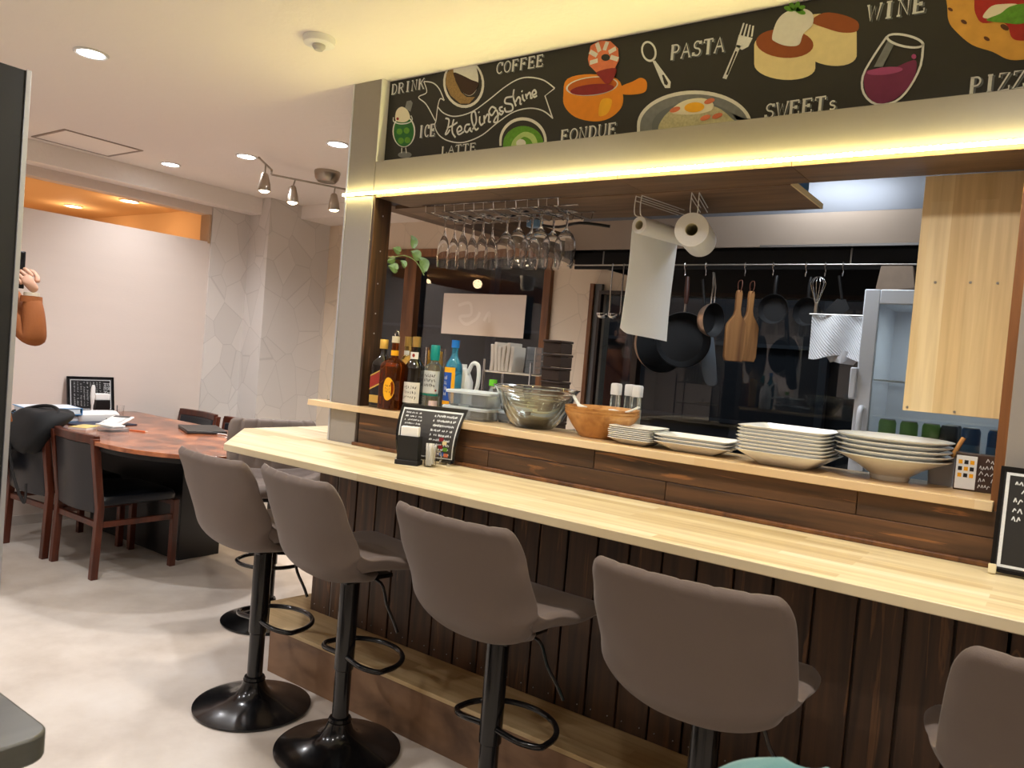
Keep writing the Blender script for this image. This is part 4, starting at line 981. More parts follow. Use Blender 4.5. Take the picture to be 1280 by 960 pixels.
for i in range(7): MB().box((-2.0+i*.33+1.1, 3.88-3.85, 1.955-1.88), (.31, .50, .014), Matrix.Rotation(radians(12), 3, 'X')).obj('grease_filter', BLACKX, hd)
db = thing('duct_box', 'grey steel duct box above the extractor hood', 'duct', (-1.0, 3.9, 2.03))
MB().bb(-1.2, 1.3, -.30, .34, .001, CEIL-2.03-.002).obj('casing', pbr('duct_grey', rgb(112, 114, 120), .3, metal=.6), db)

# hanging rail with hooks and the things on it
RY, RZ = 3.50, 1.812
rl = thing('hanging_rail', 'thin steel rail with hooks under the extractor hood', 'rail', (-1.0, RY, RZ))
MB().tube([(-1.2, 0, 0), (1.2, 0, 0)], .004, 10).obj('rail', STEEL, rl, smooth=True)
for x in (-1.0, .2, 1.15): MB().tube([(x, 0, 0), (x, .0, .07)], .004, 8).obj('bracket', STEEL, rl, smooth=True)
def rx(u, v, y=RY): return at(u, v, 'y', y)
def hook(px, drop=.05):
    x = px+1.0
    MB().tube(smooth3([(x-.004, .012, -.006), (x-.002, .004, .010), (x, -.010, .008), (x, -.014, -.01), (x+.004, -.010, -drop*.6), (x, -.002, -drop), (x-.004, .012, -drop), (x-.006, .014, -drop+.016)]), .0018, 6).obj('hook', CHROME, rl, smooth=True)
def pan(name, label, cx, z, r, depth, loc_y=RY, yaw=0, tilt=0, side=BLACKX, inner=BLACKX, handle='wood', hl=.2, rim=None):
    """pan hanging by its handle, opening towards the counter (-y)"""
    t = thing(name, label, 'pan', (cx, loc_y, z)); t.rotation_euler = (0, radians(tilt), radians(yaw))
    q = Matrix.Rotation(radians(90), 3, 'X')            # lathe axis z -> -y
    MB().lathe([(0, -.004), (r*.80, -.004), (r*.92, depth*.35), (r, depth), (r*.985, depth+.001), (r*.90, depth*.38), (r*.78, 0), (0, 0)], 48, rot=q).obj('pan_body', inner, t, smooth=True)
    if side is not inner: MB().lathe([(r*.80, -.0055), (r*.93, depth*.34), (r*1.008, depth), (r*1.004, depth-.001), (r*.922, depth*.34), (r*.80, -.0045)], 48, rot=q, cap0=False, cap1=False).obj('outer_shell', side, t, smooth=True)
    top = RZ-.05-z
    if handle == 'wood':
        MB().tube([(0, -depth*.6, r*.96), (0, -depth*.7, r+.04)], .006, 8).obj('handle_neck', STEEL, t, smooth=True)
        MB().tube([(0, -depth*.7, r+.04), (0, -depth*.7, r+.06), (0, -depth*.6, (r+top)/2+.02), (0, -depth*.4, top-.01)], [.009, .012, .013, .010], 10).obj('handle', pbr('dark_handle', rgb(62, 34, 26), .45), t, smooth=True)
    elif handle == 'black':
        MB().tube([(0, -depth*.6, r*.96), (0, -depth*.7, (r+top)/2), (0, -depth*.4, top)], [.007, .009, .008], 10).obj('handle', BLACKP, t, smooth=True)
    else:
        for s in (-1, 1): MB().tube([(s*.012, -depth*.6, r*.96), (s*.010, -depth*.7, (r+top)/2), (s*.004, -depth*.4, top)], .0035, 8).obj('handle', CHROME, t, smooth=True)
    return t
COPS = pbr('pan_side_steel', rgb(196, 168, 146), .3, metal=.8)
p = rx(812, 430, 3.56); pan('frying_pan', 'large black frying pan with steel side, rear of the two behind the paper towel', p.x+.03, 1.43, .145, .06, 3.57, 56, 0, COPS, BLACKX, 'black')
p = rx(852, 420, 3.50); pan('frying_pan', 'large black frying pan with dark red handle hanging beside the paper towel', p.x, 1.45, .132, .045, 3.50, 34, 0, STEEL, BLACKX, 'wood')
p = rx(880, 402, 3.42); pan('small_saucepan', 'small steel frying pan with wire handle hung sideways before the black pans', p.x+.02, 1.545, .078, .04, 3.40, 74, 0, COPS, BLACKX, 'wire')
p = rx(967, 386, 3.50); pan('small_skillet', 'small black skillet hanging just right of the cutting boards', p.x, 1.612, .068, .03, 3.52, 0, 0, BLACKX, BLACKX, 'black')
p = rx(1007, 388, 3.50); pan('small_skillet', 'small black skillet hanging partly behind the white towel', p.x, 1.608, .064, .03, 3.56, -12, 0, BLACKX, BLACKX, 'black')
for u in (857, 883, 932, 967, 1008, 1032, 1054): hook(rx(u, 335).x)
# two paddle shaped cutting boards
def board(cx, y, z, yaw, lb, s=1.0):
    t = thing('cutting_board', lb, 'cutting board', (cx, y, z), radians(yaw), 'paddle boards on the rail')
    o = [(-.085, 0), (-.07, -.022), (.07, -.022), (.085, 0), (.088, .15), (.078, .17), (.03, .215), (.022, .24), (.024, .32), (.018, .34), (-.018, .34), (-.024, .32), (-.022, .24), (-.03, .215), (-.078, .17), (-.088, .15)]
    MB().prism([(a*s*.8, b*s*.92) for a, b in o], lambda a, b, q: Vector((a*.72, q, b*.97)), -.010, .010).obj('board', BOARDW, t, bevel=.003)
    MB().tube(smooth3([(0, -.010, .295*s), (.006, -.012, .325*s), (.008, 0, .35*s), (-.004, .01, .34*s), (0, .012, .30*s)]), .0022, 6).obj('leather_loop', pbr('leather_brown', rgb(84, 44, 26), .6), t, smooth=True)
p = rx(922, 440); board(p.x, 3.45, 1.385, 46, 'front wooden paddle cutting board hanging from the rail')
board(p.x+.03, 3.525, 1.39, 50, 'rear wooden paddle cutting board hanging behind the other one')
# grey spatula, whisk, ladles, opener
p = rx(900, 400, 3.6)
sp_o = thing('kitchen_spatula', 'long grey silicone spatula hanging between pans and cutting boards', 'spatula', (p.x-.03, 3.6, 1.30), radians(10)); sp_o.rotation_euler.y = radians(-9)
MB().prism(smooth_pts([(-.03, .10), (-.034, .02), (-.015, -.05), (.03, -.055), (.036, 0), (.034, .16), (.02, .21), (-.015, .2)], 4, True), lambda a, b, q: Vector((a, q, b)), -.004, .004).obj('blade', pbr('silicone_grey', rgb(104, 112, 122), .5), sp_o, bevel=.002)
MB().tube([(0, 0, .2), (0, 0, .46)], .007, 8).obj('handle', BLACKP, sp_o, smooth=True)
p = rx(1028, 350)
wk = thing('whisk', 'wire balloon whisk hanging above the white towel', 'whisk', (p.x, 3.44, RZ-.05))
MB().tube([(0, 0, -.20), (0, 0, -.12)], .007, 8).obj('handle', STEEL, wk, smooth=True)
for k in range(6):
    a = pi*k/6; L = []
    for j in range(13):
        t = pi*j/12; L.append((.032*sin(t)*cos(a)*(1 if j < 7 else 1), 0, 0))
    pts = [(.030*cos(b)*cos(a), .030*cos(b)*sin(a), -.045+.035*sin(b)) for b in [pi*j/10 for j in range(11)]]
    pts = [(.004*cos(a), .004*sin(a), -.13)]+pts+[(-.004*cos(a), -.004*sin(a), -.13)]
    MB().tube(smooth3(pts, 2), .0011, 5).obj('wire', CHROME, wk, smooth=True)
p = rx(1050, 350)
tg = thing('black_tongs', 'black kitchen tongs and turner hanging above the white towel', 'utensil', (p.x, 3.48, RZ-.05))
MB().tube([(0, 0, 0), (.02, 0, -.10)], .006, 8).obj('handle', BLACKP, tg, smooth=True)
MB().prism([(.0, -.10), (-.045, -.15), (-.01, -.20), (.055, -.14), (.035, -.10)], lambda a, b, q: Vector((a, q, b)), -.003, .003).obj('blade', BLACKX, tg)
p0 = rx(760, 340, 3.45)
for i, (du, lb) in enumerate(((0, 'left steel ladle hanging beside the paper towel'), (14, 'middle steel ladle hanging beside the paper towel'), (33, 'right steel ladle, partly hidden by the paper towel'))):
    q0 = rx(757+du, 395, 3.47)
    t = thing('ladle', lb, 'ladle', (q0.x-.02, 3.47, 1.562), radians(20+i*10), 'ladles beside the paper towel')
    MB().lathe([(.031, 0), (.029, -.012), (.020, -.022), (0, -.027), (0, -.025), (.019, -.020), (.0275, -.011), (.030, 0)], 24, cap0=False, cap1=False).obj('bowl', CHROME, t, smooth=True)
    MB().tube(smooth3([(.029, 0, -.004), (.034, 0, .02), (.032, 0, .12), (.032, 0, .255)]), .0038, 8).obj('handle', CHROME, t, smooth=True)
# white waffle towel
tl = thing('waffle_towel', 'white checked waffle cloth hanging from the rail beside the fridge', 'towel', (0, 0, 0))
m = MB(); a = rx(1015, 393, 3.36); b = rx(1076, 393, 3.36); za, zb_ = a.z, rx(1040, 447, 3.36).z
nx_, nz_ = 40, 26; F = []; B = []
for i in range(nz_+1):
    rf, rb_ = [], []
    for j in range(nx_+1):
        s = j/nx_; t = i/nz_; x = a.x+(b.x-a.x+.03)*s; z = za+(zb_-za)*t-(.012*sin(s*7+1)*t)
        y = 3.36+.010*sin(s*9+t*2)+(.0022 if (i % 2) ^ (j % 2) else 0)-.002*t
        rf.append((x, y, z)); rb_.append((x, y+.006, z))
    F.append(rf+rb_[::-1])
m.loft(F).obj('cloth', pbr('waffle_white', rgb(222, 224, 228), .85), tl)
m = MB(); F = []
for i in range(9):
    t = i/8; F.append([Vector((a.x+.07+.12*j/8, 3.372+.008*sin(j+t), zb_+.03-.055*t*(.5+.5*sin(j*1.1)**2))) for j in range(9)]+[Vector((a.x+.07+.12*j/8, 3.378+.008*sin(j+t), zb_+.03-.055*t*(.5+.5*sin(j*1.1)**2))) for j in range(8, -1, -1)])
m.loft(F).obj('crumpled_layer', pbr('waffle_white2', rgb(205, 204, 206), .9), tl)
MB().tube([(a.x-.01, 3.362, za+.001), (b.x+.05, 3.362, za+.001)], .004, 8).obj('hanger_bar', STEEL, tl)
# folded brown paper bag under the hood
bgp = tag(MB().prism([(-.06, 0), (.06, .0), (.075, -.09), (-.075, -.11)], lambda a_, b_, q: Vector((a_, q, b_)), -.015, .015).obj('paper_bag', pbr('kraft', rgb(126, 108, 92), .8, noise=.2, nscale=20), loc=tuple(rx(1122, 333, 3.5)), bevel=.003), 'crumpled brown bag hanging under the hood above the fridge', 'bag')

# display fridge
FX0, FX1, FY, FZ = -.660, -.06, 3.15, 1.668
fr = thing('display_fridge', 'tall white glass door display fridge standing beside the hood', 'fridge', (-.36, 3.4, 0))
def fb(a, b, c, d, e, f): return MB().bb(a+.36, b+.36, c-3.4, d-3.4, e, f)
WF = pbr('fridge_white', rgb(214, 219, 228), .35)
fb(FX0, FX0+.03, FY+.04, 3.66, .1, FZ).obj('side_wall', WF, fr); fb(FX1-.03, FX1, FY+.04, 3.66, .1, FZ).obj('side_wall', WF, fr)
fb(FX0+.03, FX1-.03, 3.63, 3.66, .1, FZ).obj('back_wall', WF, fr); fb(FX0+.03, FX1-.03, FY+.04, 3.63, FZ-.04, FZ).obj('top_wall', WF, fr); fb(FX0+.03, FX1-.03, FY+.04, 3.63, .1, .16).obj('bottom_wall', WF, fr)
fb(FX0+.02, FX1-.02, FY+.06, 3.64, 0, .1).obj('plinth', BLACKP, fr)
dz = fb(FX0, FX0+.055, FY, FY+.035, .12, FZ).obj('door_frame', WF, fr, bevel=.004)
fb(FX1-.055, FX1, FY, FY+.035, .12, FZ).obj('door_frame', WF, fr, bevel=.004); fb(FX0+.055, FX1-.055, FY, FY+.035, FZ-.055, FZ).obj('door_frame', WF, fr, bevel=.004); fb(FX0+.055, FX1-.055, FY, FY+.035, .12, .19).obj('door_frame', WF, fr, bevel=.004)
fb(FX0+.055, FX1-.055, FY+.012, FY+.018, .19, FZ-.055).obj('door_glass', pbr('door_glass', (.80, .86, .84, 1), 0, trans=1, ior=1.5), fr)
fb(FX0-.02, FX0+.004, FY-.02, FY+.03, 1.25, 1.37).obj('hinge_cover', WF, fr, bevel=.005)
MB().tube(smooth3([(FX0+.36+.03, FY-3.4, 1.22), (FX0+.36+.03, FY-3.4-.03, 1.20), (FX0+.36+.03, FY-3.4-.03, 1.05), (FX0+.36+.03, FY-3.4, 1.03)]), .011, 10).obj('handle', WF, fr, smooth=True)
for z in (1.06, 1.33): 
    sh_ = MB()
    for i in range(16): sh_.tube([(FX0+.36+.04+i*.0345, FY+.06-3.4, z), (FX0+.36+.04+i*.0345, 3.62-3.4, z)], .002, 5)
    for y in (FY+.06, 3.4, 3.61): sh_.tube([(FX0+.36+.03, y-3.4, z), (FX1+.36-.03, y-3.4, z)], .003, 5)
    o = sh_.obj('wire_shelf', WHITEP, fr); o['kind'] = 'stuff'
# drinks cans in the fridge
CG = pbr('can_green', rgb(120, 170, 70), .35, noise=.3, nscale=40); CB = pbr('can_blue', rgb(38, 74, 120), .35, noise=.35, nscale=40); CK = pbr('can_dark', rgb(40, 44, 50), .4)
def can(x, y, z, body, lb, grp, first=[None]):
    t = thing('drink_can', lb, 'can', (x, y, z), 0, grp)
    MB().lathe([(0, 0), (.026, 0), (.031, .006), (.031, .108), (.027, .118), (0, .118)], 20).obj('body', body, t, smooth=True)
    MB().lathe([(0, .1185), (.0265, .1185), (.0265, .121), (.024, .1195), (0, .1195)], 20).obj('lid', STEEL, t, smooth=True)
    if body is not CK: MB().lathe([(.0314, .03), (.0318, .03), (.0318, .06), (.0314, .06)], 20, cap0=False, cap1=False).obj('band', pbr('can_band', rgb(222, 180, 60), .4) if body is CG else pbr('can_band_blue', rgb(90, 130, 170), .4), t, smooth=True)
for k in range(3): can(-.555+k*.075, 3.26, 1.063, CG, 'green and yellow drink can in the fridge, '+['left', 'middle', 'right'][k]+' of the three', 'green cans in the fridge')
for k in range(2): can(-.275+k*.082, 3.24, 1.063, CB, 'blue drink can in the fridge, '+['left', 'right'][k]+' of the two', 'blue cans in the fridge')
for k in range(2): can(-.345-.0*k, 3.26+k*.09, 1.063, CK, 'dark drink can in the fridge, '+['front', 'rear'][k]+' of the two beside the green cans', 'dark cans in the fridge')
bx = tag(MB().bb(-.06, .06, -.04, .04, 0, .05).obj('egg_carton', WHITEP, loc=(-.45, 3.3, 1.333), bevel=.004), 'white carton on the upper fridge shelf', 'carton')

# back worktop with hob (mostly hidden behind the serving shelf)
wt = thing('kitchen_worktop', 'stainless kitchen worktop with dark front below the window', 'worktop', (-1.5, 3.9, 0))
MB().bb(-.9, .8, -.30, .33, .82, .85).obj('top', STEEL, wt, bevel=.003); MB().bb(-.88, .78, -.27, .32, .1, .819).obj('cabinet', pbr('kitchen_cabinet', rgb(120, 118, 114), .5), wt); MB().bb(-.86, .76, -.24, .30, 0, .1).obj('plinth', BLACKP, wt)
hob = thing('gas_hob', 'black gas hob on the kitchen worktop', 'hob', (-1.3, 3.86, .851))
MB().bb(-.3, .3, -.22, .22, 0, .03).obj('body', BLACKP, hob, bevel=.004)
for sx in (-.14, .14):
    MB().lathe([(0, .031), (.05, .031), (.045, .045), (0, .047)], 20, c=(sx, 0, 0)).obj('burner', BLACKX, hob)
    for a in range(4): MB().box((sx+.07*cos(a*pi/2), .07*sin(a*pi/2), .055), (.09 if a % 2 == 0 else .008, .008 if a % 2 == 0 else .09, .01)).obj('pan_support', BLACKX, hob)
sc_ = thing('side_cabinet', 'low white cabinet in the kitchen behind the bottles', 'cabinet', (-2.15, 3.2, 0))
MB().bb(-.27, .30, -.22, .22, .1, .93).obj('body', WF, sc_, bevel=.003); MB().bb(-.265, .0145, -.235, -.2205, .12, .91).obj('door', WF, sc_, bevel=.002); MB().bb(.0175, .295, -.235, -.2205, .12, .91).obj('door', WF, sc_, bevel=.002)
MB().bb(-.25, .28, -.2, .2, 0, .1).obj('plinth', BLACKP, sc_); MB().bb(-.275, .305, -.24, .225, .931, .95).obj('top', PINE, sc_)

# ================================================================== THINGS ON THE SERVING SHELF
def on_shelf(u, v): p = at(u, v, 'z', SH); return p
def label_patch(r, z0, z1, a0, a1, n=10, sq=None, off=.0006):
    """curved label on a round (or squarish) bottle"""
    m = MB(); R = []
    for i in range(n+1):
        a = radians(a0+(a1-a0)*i/n); rr = r+off
        if sq: k = (abs(cos(a))**sq+abs(sin(a))**sq)**(-1/sq); rr = r*k+off
        R.append([Vector((rr*cos(a), rr*sin(a), z0)), Vector((rr*cos(a), rr*sin(a), z1)), Vector(((rr-off*.9)*cos(a), (rr-off*.9)*sin(a), z1)), Vector(((rr-off*.9)*cos(a), (rr-off*.9)*sin(a), z0))])
    return m.loft(R)
def spin(prof, n=28, e=2.0): return MB().sq([(r, r, z, e if r > .02 else 2.0) for r, z in prof], n)
CAM_A = -47
GD = pbr('bottle_dark', rgb(16, 12, 10), .05, coat=.8)
GAMB = pbr('whisky_amber', rgb(150, 72, 18), .02, trans=.85, ior=1.4)
GGOLD = pbr('liquor_gold', rgb(214, 178, 96), .02, trans=.9, ior=1.4)
GBLU = pbr('bottle_blue', rgb(70, 165, 205), .04, trans=.75, ior=1.42)
GCLR = pbr('bottle_clear', rgb(232, 240, 238), .02, trans=.92, ior=1.42)
def bottle(label, x, y, prof, mat, cap, capm, e=2.0, extra=()):
    t = thing('bottle', label, 'bottle', (x, y, SH), 0, 'bottles on the serving shelf')
    spin(prof, 32, e).obj('bottle_body', mat, t, smooth=True)
    MB().lathe(cap, 20).obj('cap', capm, t, smooth=True)
    for nm, m, mat_ in extra: m.obj(nm, mat_, t)
    return t
def prof(r, h_body, h_sh, r_neck, h): return [(r*.6, 0), (r*.97, .002), (r, .008), (r, h_body), (r*.93, h_body+(h_sh-h_body)*.35), (r*.55, h_body+(h_sh-h_body)*.75), (r_neck, h_sh), (r_neck, h)]
LR = pbr('label_red', rgb(150, 44, 32), .5); LG = pbr('label_gold', rgb(208, 168, 84), .45, metal=.2); LW = pbr('label_white', rgb(232, 230, 222), .6); LY = pbr('label_yellow', rgb(246, 178, 26), .5)
LB = pbr('label_blue', rgb(34, 84, 176), .5); LT = pbr('label_teal', rgb(34, 128, 112), .5); INK = pbr('label_ink', rgb(30, 30, 32), .6); LGRY = pbr('label_pale_grey', rgb(214, 218, 216), .6)
CGOLD = pbr('cap_gold', rgb(206, 170, 96), .3, metal=.7); CYEL = pbr('cap_yellow_gold', rgb(226, 182, 84), .35, metal=.4); CCR = pbr('cap_cream', rgb(214, 204, 176), .5); CTEA = pbr('cap_teal', rgb(24, 150, 142), .4); CBLU = pbr('cap_blue', rgb(36, 124, 214), .35)
def ink(r, z0, z1, a0, a1, rows, seed, sq=None, wd=.0016):
    def fn(a, b):
        an = radians(a); rr = r+.0012
        if sq: rr = r*(abs(cos(an))**sq+abs(sin(an))**sq)**(-1/sq)+.0012
        return Vector((rr*cos(an), rr*sin(an), b))
    m = MB(); rnd = random.Random(seed)
    for k in range(rows):
        zc = z1-(k+.5)*(z1-z0)/rows; a = a0; h = (z1-z0)/rows*.7
        while a < a1-4:
            for q in range(3):
                p0 = fn(a+rnd.uniform(0, 5), zc+rnd.uniform(-h/2, h/2)); p1 = fn(a+rnd.uniform(3, 9), zc+rnd.uniform(-h/2, h/2))
                d = (p1-p0)
                if d.length < 1e-5: continue
                nr = Vector((p0.x, p0.y, 0)).normalized(); sd = d.normalized().cross(nr)*wd/2
                o = len(m.v); m.v += [tuple(p0+sd), tuple(p0-sd), tuple(p1-sd), tuple(p1+sd)]; m.f.append((o, o+1, o+2, o+3))
            a += 13
    return m
# black bottle, gold cap, slanting red label
def slant(r, z, a0, a1, h, dz, e=8):
    m = MB(); R = []
    for i in range(13):
        t = i/12; a = radians(a0+(a1-a0)*t); k = (abs(cos(a))**e+abs(sin(a))**e)**(-1/e); rr = r*k; zz = z+dz*(t-.5)
        R.append([Vector(((rr+.0007)*cos(a), (rr+.0007)*sin(a), zz)), Vector(((rr+.0007)*cos(a), (rr+.0007)*sin(a), zz+h)), Vector(((rr+.0001)*cos(a), (rr+.0001)*sin(a), zz+h)), Vector(((rr+.0001)*cos(a), (rr+.0001)*sin(a), zz))])
    return m.loft(R)
b1 = bottle('black square bottle with slanting red label and gold cap, leftmost on the shelf', -2.222, 2.205, prof(.036, .165, .215, .014, .245), GD,
       [(0, .235), (.0165, .235), (.0165, .27), (.015, .272), (0, .272)], CYEL, 5,
       [('red_label', slant(.036, .095, -135, -20, .045, .04, 5), LR), ('gold_stripe', slant(.0362, .088, -135, -20, .006, .04, 5), LG), ('gold_stripe', slant(.0362, .141, -135, -20, .005, .04, 5), LG), ('lower_label', label_patch(.036, .02, .05, -130, -25, 12, 5), LG)])
b1.rotation_euler.z = radians(8)
pz = thing('pourer_bottle', 'dark bottle with a chrome ring pourer standing behind the gold capped one', 'bottle', (-2.235, 2.285, SH))
spin(prof(.034, .16, .21, .013, .26), 28).obj('bottle_body', GD, pz, smooth=True)
MB().tube([(0, 0, .26), (0, 0, .285)], .006, 8).obj('pourer_stem', CHROME, pz); MB().tube([(.011*cos(a), 0, .298+.013*sin(a)) for a in [2*pi*i/14 for i in range(14)]], .0035, 6, True).obj('pourer_ring', CHROME, pz, smooth=True)
# amber square bottle with yellow oval label
def oval(r, z, ha, hz, a0, e, off=.0009, n=20):
    m = MB(); c = []; 
    def P(a, zz, o=off):
        an = radians(a); k = (abs(cos(an))**e+abs(sin(an))**e)**(-1/e) if e else 1; return Vector(((r*k+o)*cos(an), (r*k+o)*sin(an), zz))
    ring = [P(a0+ha*cos(2*pi*i/n), z+hz*sin(2*pi*i/n)) for i in range(n)]
    inner = [P(a0+ha*cos(2*pi*i/n), z+hz*sin(2*pi*i/n), 0) for i in range(n)]
    mid = [P(a0+ha*.5*cos(2*pi*i/n), z+hz*.5*sin(2*pi*i/n)) for i in range(n)]
    return m.loft([inner, ring, mid], cap0=False)
bottle('amber square whisky bottle with yellow oval label and cream cap, second from left', -2.145, 2.190, prof(.041, .165, .205, .013, .268), GAMB,
       [(0, .262), (.0155, .262), (.0155, .287), (0, .287)], CCR, 7,
       [('oval_label', oval(.041, .082, 32, .045, -68, 7), LY), ('neck_band', MB().lathe([(.0136, .212), (.0150, .212), (.0150, .232), (.0136, .232)], 20, cap0=False, cap1=False), LY), ('shoulder_label', slant(.030, .168, -110, -30, .014, .0, 3), LY),
        ('label_writing', ink(.0412, .065, .10, -88, -48, 3, 5, 7), pbr('ink_brown', rgb(120, 50, 20), .6))])
bottle('clear bottle of golden liquor with gold cap, behind the black labelled one', -2.195, 2.315, prof(.037, .17, .22, .0135, .26), GGOLD,
       [(0, .252), (.016, .252), (.016, .292), (0, .292)], CGOLD, 2, [('neck_label', label_patch(.0145, .212, .235, -140, -20), LW)])
bottle('black bottle with large white label and gold cap', -2.075, 2.235, prof(.039, .165, .215, .0135, .258), GD,
       [(0, .252), (.016, .252), (.0165, .292), (0, .293)], CGOLD, 2, [('front_label', label_patch(.039, .035, .115, -118, -10, 14), LW), ('neck_label', label_patch(.0215, .205, .232, -120, -20), LW), ('label_writing', ink(.0392, .045, .105, -105, -25, 3, 11), INK), ('seal', oval(.0225, .219, 14, .007, -70, 0), LR)])
bottle('clear bottle with teal cap and a white label of brush characters', -2.020, 2.285, prof(.034, .165, .205, .0145, .235), GCLR,
       [(0, .206), (.0175, .206), (.019, .225), (.0185, .262), (.016, .266), (0, .266)], CTEA, 4, [('front_label', label_patch(.034, .075, .165, -125, -8, 14, 4), LGRY), ('teal_band', label_patch(.034, .068, .078, -125, -8, 14, 4), LT), ('label_writing', ink(.0344, .10, .155, -112, -35, 3, 21, 4, .0022), INK), ('red_seal', oval(.0345, .09, 6, .004, -30, 4), LR), ('lower_label', label_patch(.034, .0, .05, -66, -10, 10, 4), pbr('label_pink', rgb(226, 204, 206), .6))])
bottle('blue bottle with blue cap and blue and yellow label', -1.945, 2.315, prof(.035, .175, .235, .0125, .272), GBLU,
       [(0, .262), (.0155, .262), (.0155, .287), (.0165, .291), (0, .292)], CBLU, 2, [('front_label', label_patch(.035, .055, .175, -128, -62, 10), LB), ('yellow_label', label_patch(.0352, .165, .185, -128, -40, 10), LY), ('yellow_label', label_patch(.0352, .04, .055, -128, -62, 10), LY), ('side_label', label_patch(.035, .055, .165, -60, -38, 6), LY), ('label_writing', ink(.0354, .07, .155, -110, -80, 4, 31, None, .0022), LW)])
# glass of yellow sticks behind, white jug, green cap bottle
pj = thing('pasta_jar', 'clear jar holding yellow sticks behind the bottles', 'jar', (-2.07, 2.345, SH))
MB().lathe([(0, 0), (.036, 0), (.042, .255), (.040, .255), (.034, .006), (0, .006)], 28).obj('jar', GLASS, pj, smooth=True)
m = MB()
for i in range(26):
    a = i*2.4; r = .028*sqrt((i+.5)/26); m.cyl((r*cos(a), r*sin(a), .008), (r*1.15*cos(a), r*1.15*sin(a), .225+.02*sin(i)), .0032, n=6)
o = m.obj('sticks', pbr('stick_yellow', rgb(222, 172, 60), .5), pj); o['kind'] = 'stuff'
jg = thing('white_jug', 'white jug with a loop handle behind the plastic containers', 'jug', (-1.955, 2.40-.02, SH))
MB().sq([(.035, .035, 0, 3), (.042, .042, .01, 3), (.042, .042, .13, 3), (.03, .03, .17, 2.5), (.018, .018, .185, 2), (.018, .018, .20, 2)], 28).obj('jug_body', WHITEP, jg, smooth=True)
MB().tube(smooth3([(.03, .0, .165), (.05, .0, .205), (.078, .0, .20), (.085, .0, .15), (.075, .0, .10), (.04, .0, .09)]), .008, 8).obj('handle', WHITEP, jg, smooth=True)
gb = thing('green_cap_bottle', 'small clear bottle with bright green cap behind the plastic containers', 'bottle', (-1.79, 2.37, SH))
spin([(.02, 0), (.026, .004), (.026, .09), (.014, .115), (.012, .12), (.012, .13)]).obj('bottle_body', GCLR, gb, smooth=True)
MB().lathe([(0, .128), (.0155, .128), (.0155, .152), (0, .152)], 18).obj('cap', pbr('cap_green', rgb(110, 200, 50), .4), gb, smooth=True)

# plastic containers
def tub(x, y, z, lb, sx, sy, h, rot):
    t = thing('plastic_container', lb, 'container', (x, y, z), radians(rot), 'stacked plastic containers')
    MB().sq([(sx*.86, sy*.86, 0, 7), (sx*.90, sy*.90, .004, 7), (sx, sy, h, 7), (sx*.98, sy*.98, h, 7), (sx*.885, sy*.885, .007, 7), (.01, .01, .006, 4)], 48).obj('tub', FOGP, t, smooth=True)
    MB().sq([(sx*1.04, sy*1.04, h-.004, 8), (sx*1.05, sy*1.05, h+.004, 8), (sx*1.0, sy*1.0, h+.007, 8), (sx*.92, sy*.92, h+.003, 8), (.01, .01, .0+h+.003, 5)], 48).obj('lid', pbr('lid_pale_blue', rgb(236, 244, 250), .3, trans=.35, ior=1.2), t, smooth=True)
tub(-1.80, 2.27, SH, 'pale translucent plastic container with lid, the lower of two', .098, .065, .040, 6)
tub(-1.795, 2.275, SH+.0475, 'pale translucent plastic container with lid, on top of the other', .096, .064, .052, 8)
tub(-1.665, 2.36-.01, SH, 'blue tinted low plastic container beside the glass bowls', .05, .05, .038, 0)

# glass bowls, nested
def gbowl(z, r, h, lb, rot=(0, 0)):
    t = thing('glass_bowl', lb, 'bowl', (-1.530, 2.285, z), 0, 'nested glass bowls'); t.rotation_euler = (radians(rot[0]), radians(rot[1]), 0)
    MB().lathe([(0, 0), (r*.42, 0), (r*.46, .003), (r*.66, h*.22), (r*.84, h*.55), (r*.94, h*.86), (r*1.0, h*.955), (r*1.03, h*.975), (r*1.03, h), (r*.985, h), (r*.955, h*.95), (r*.905, h*.86), (r*.81, h*.56), (r*.63, h*.25), (r*.40, .0055), (0, .005)], 56).obj('bowl', GLASSG, t, smooth=True)
gbowl(SH, .150, .145, 'large clear glass mixing bowl, outermost of the nested bowls')
gbowl(SH+.008, .128, .120, 'clear glass bowl nested inside the largest glass bowl')
gbowl(SH+.016, .108, .095, 'smallest clear glass bowl nested in the other two')

# wooden bowls, nested, with white servers
def wbowl(z, k, lb):
    t = thing('wooden_bowl', lb, 'bowl', (-1.262, 2.288, z), 0, 'nested wooden bowls')
    r, h = .125*k, .083
    MB().lathe([(0, 0), (r*.52, 0), (r*.56, .003), (r*.78, h*.45), (r*1.0, h*.97), (r, h), (r*.965, h), (r*.74, h*.46), (r*.50, .010), (0, .009)], 56).obj('bowl', BOWLW, t, smooth=True)
wbowl(SH, 1.0, 'pale wooden salad bowl, lowest of the three nested ones'); wbowl(SH+.009, 1.0, 'pale wooden salad bowl, middle of the three nested ones'); wbowl(SH+.018, 1.0, 'pale wooden salad bowl, topmost of the three nested ones')
def server(nm, lb, p0, p1, w_):
    t = thing(nm, lb, 'utensil', tuple(p0)); d = Vector(p1)-Vector(p0); R = []
    up = Vector((0, 0, 1)); sd = d.normalized().cross(up).normalized()
    for i in range(9):
        v = i/8; c = d*v+up*(-.012*sin(pi*v)); ww = w_*(.35+.65*max(0, 1-v*2)**.5 if v < .5 else .35)
        if i == 0: ww = w_*.5
        R.append([c+sd*ww+up*.002, c-sd*ww+up*.002, c-sd*ww-up*.002, c+sd*ww-up*.002])
    MB().loft(R).obj('server', WHITEP, t, smooth=True, bevel=.001)
server('salad_server', 'white plastic salad server sticking out of the wooden bowl to the right', (-1.21, 2.25, SH+.099), (-1.105, 2.24, SH+.118), .026)
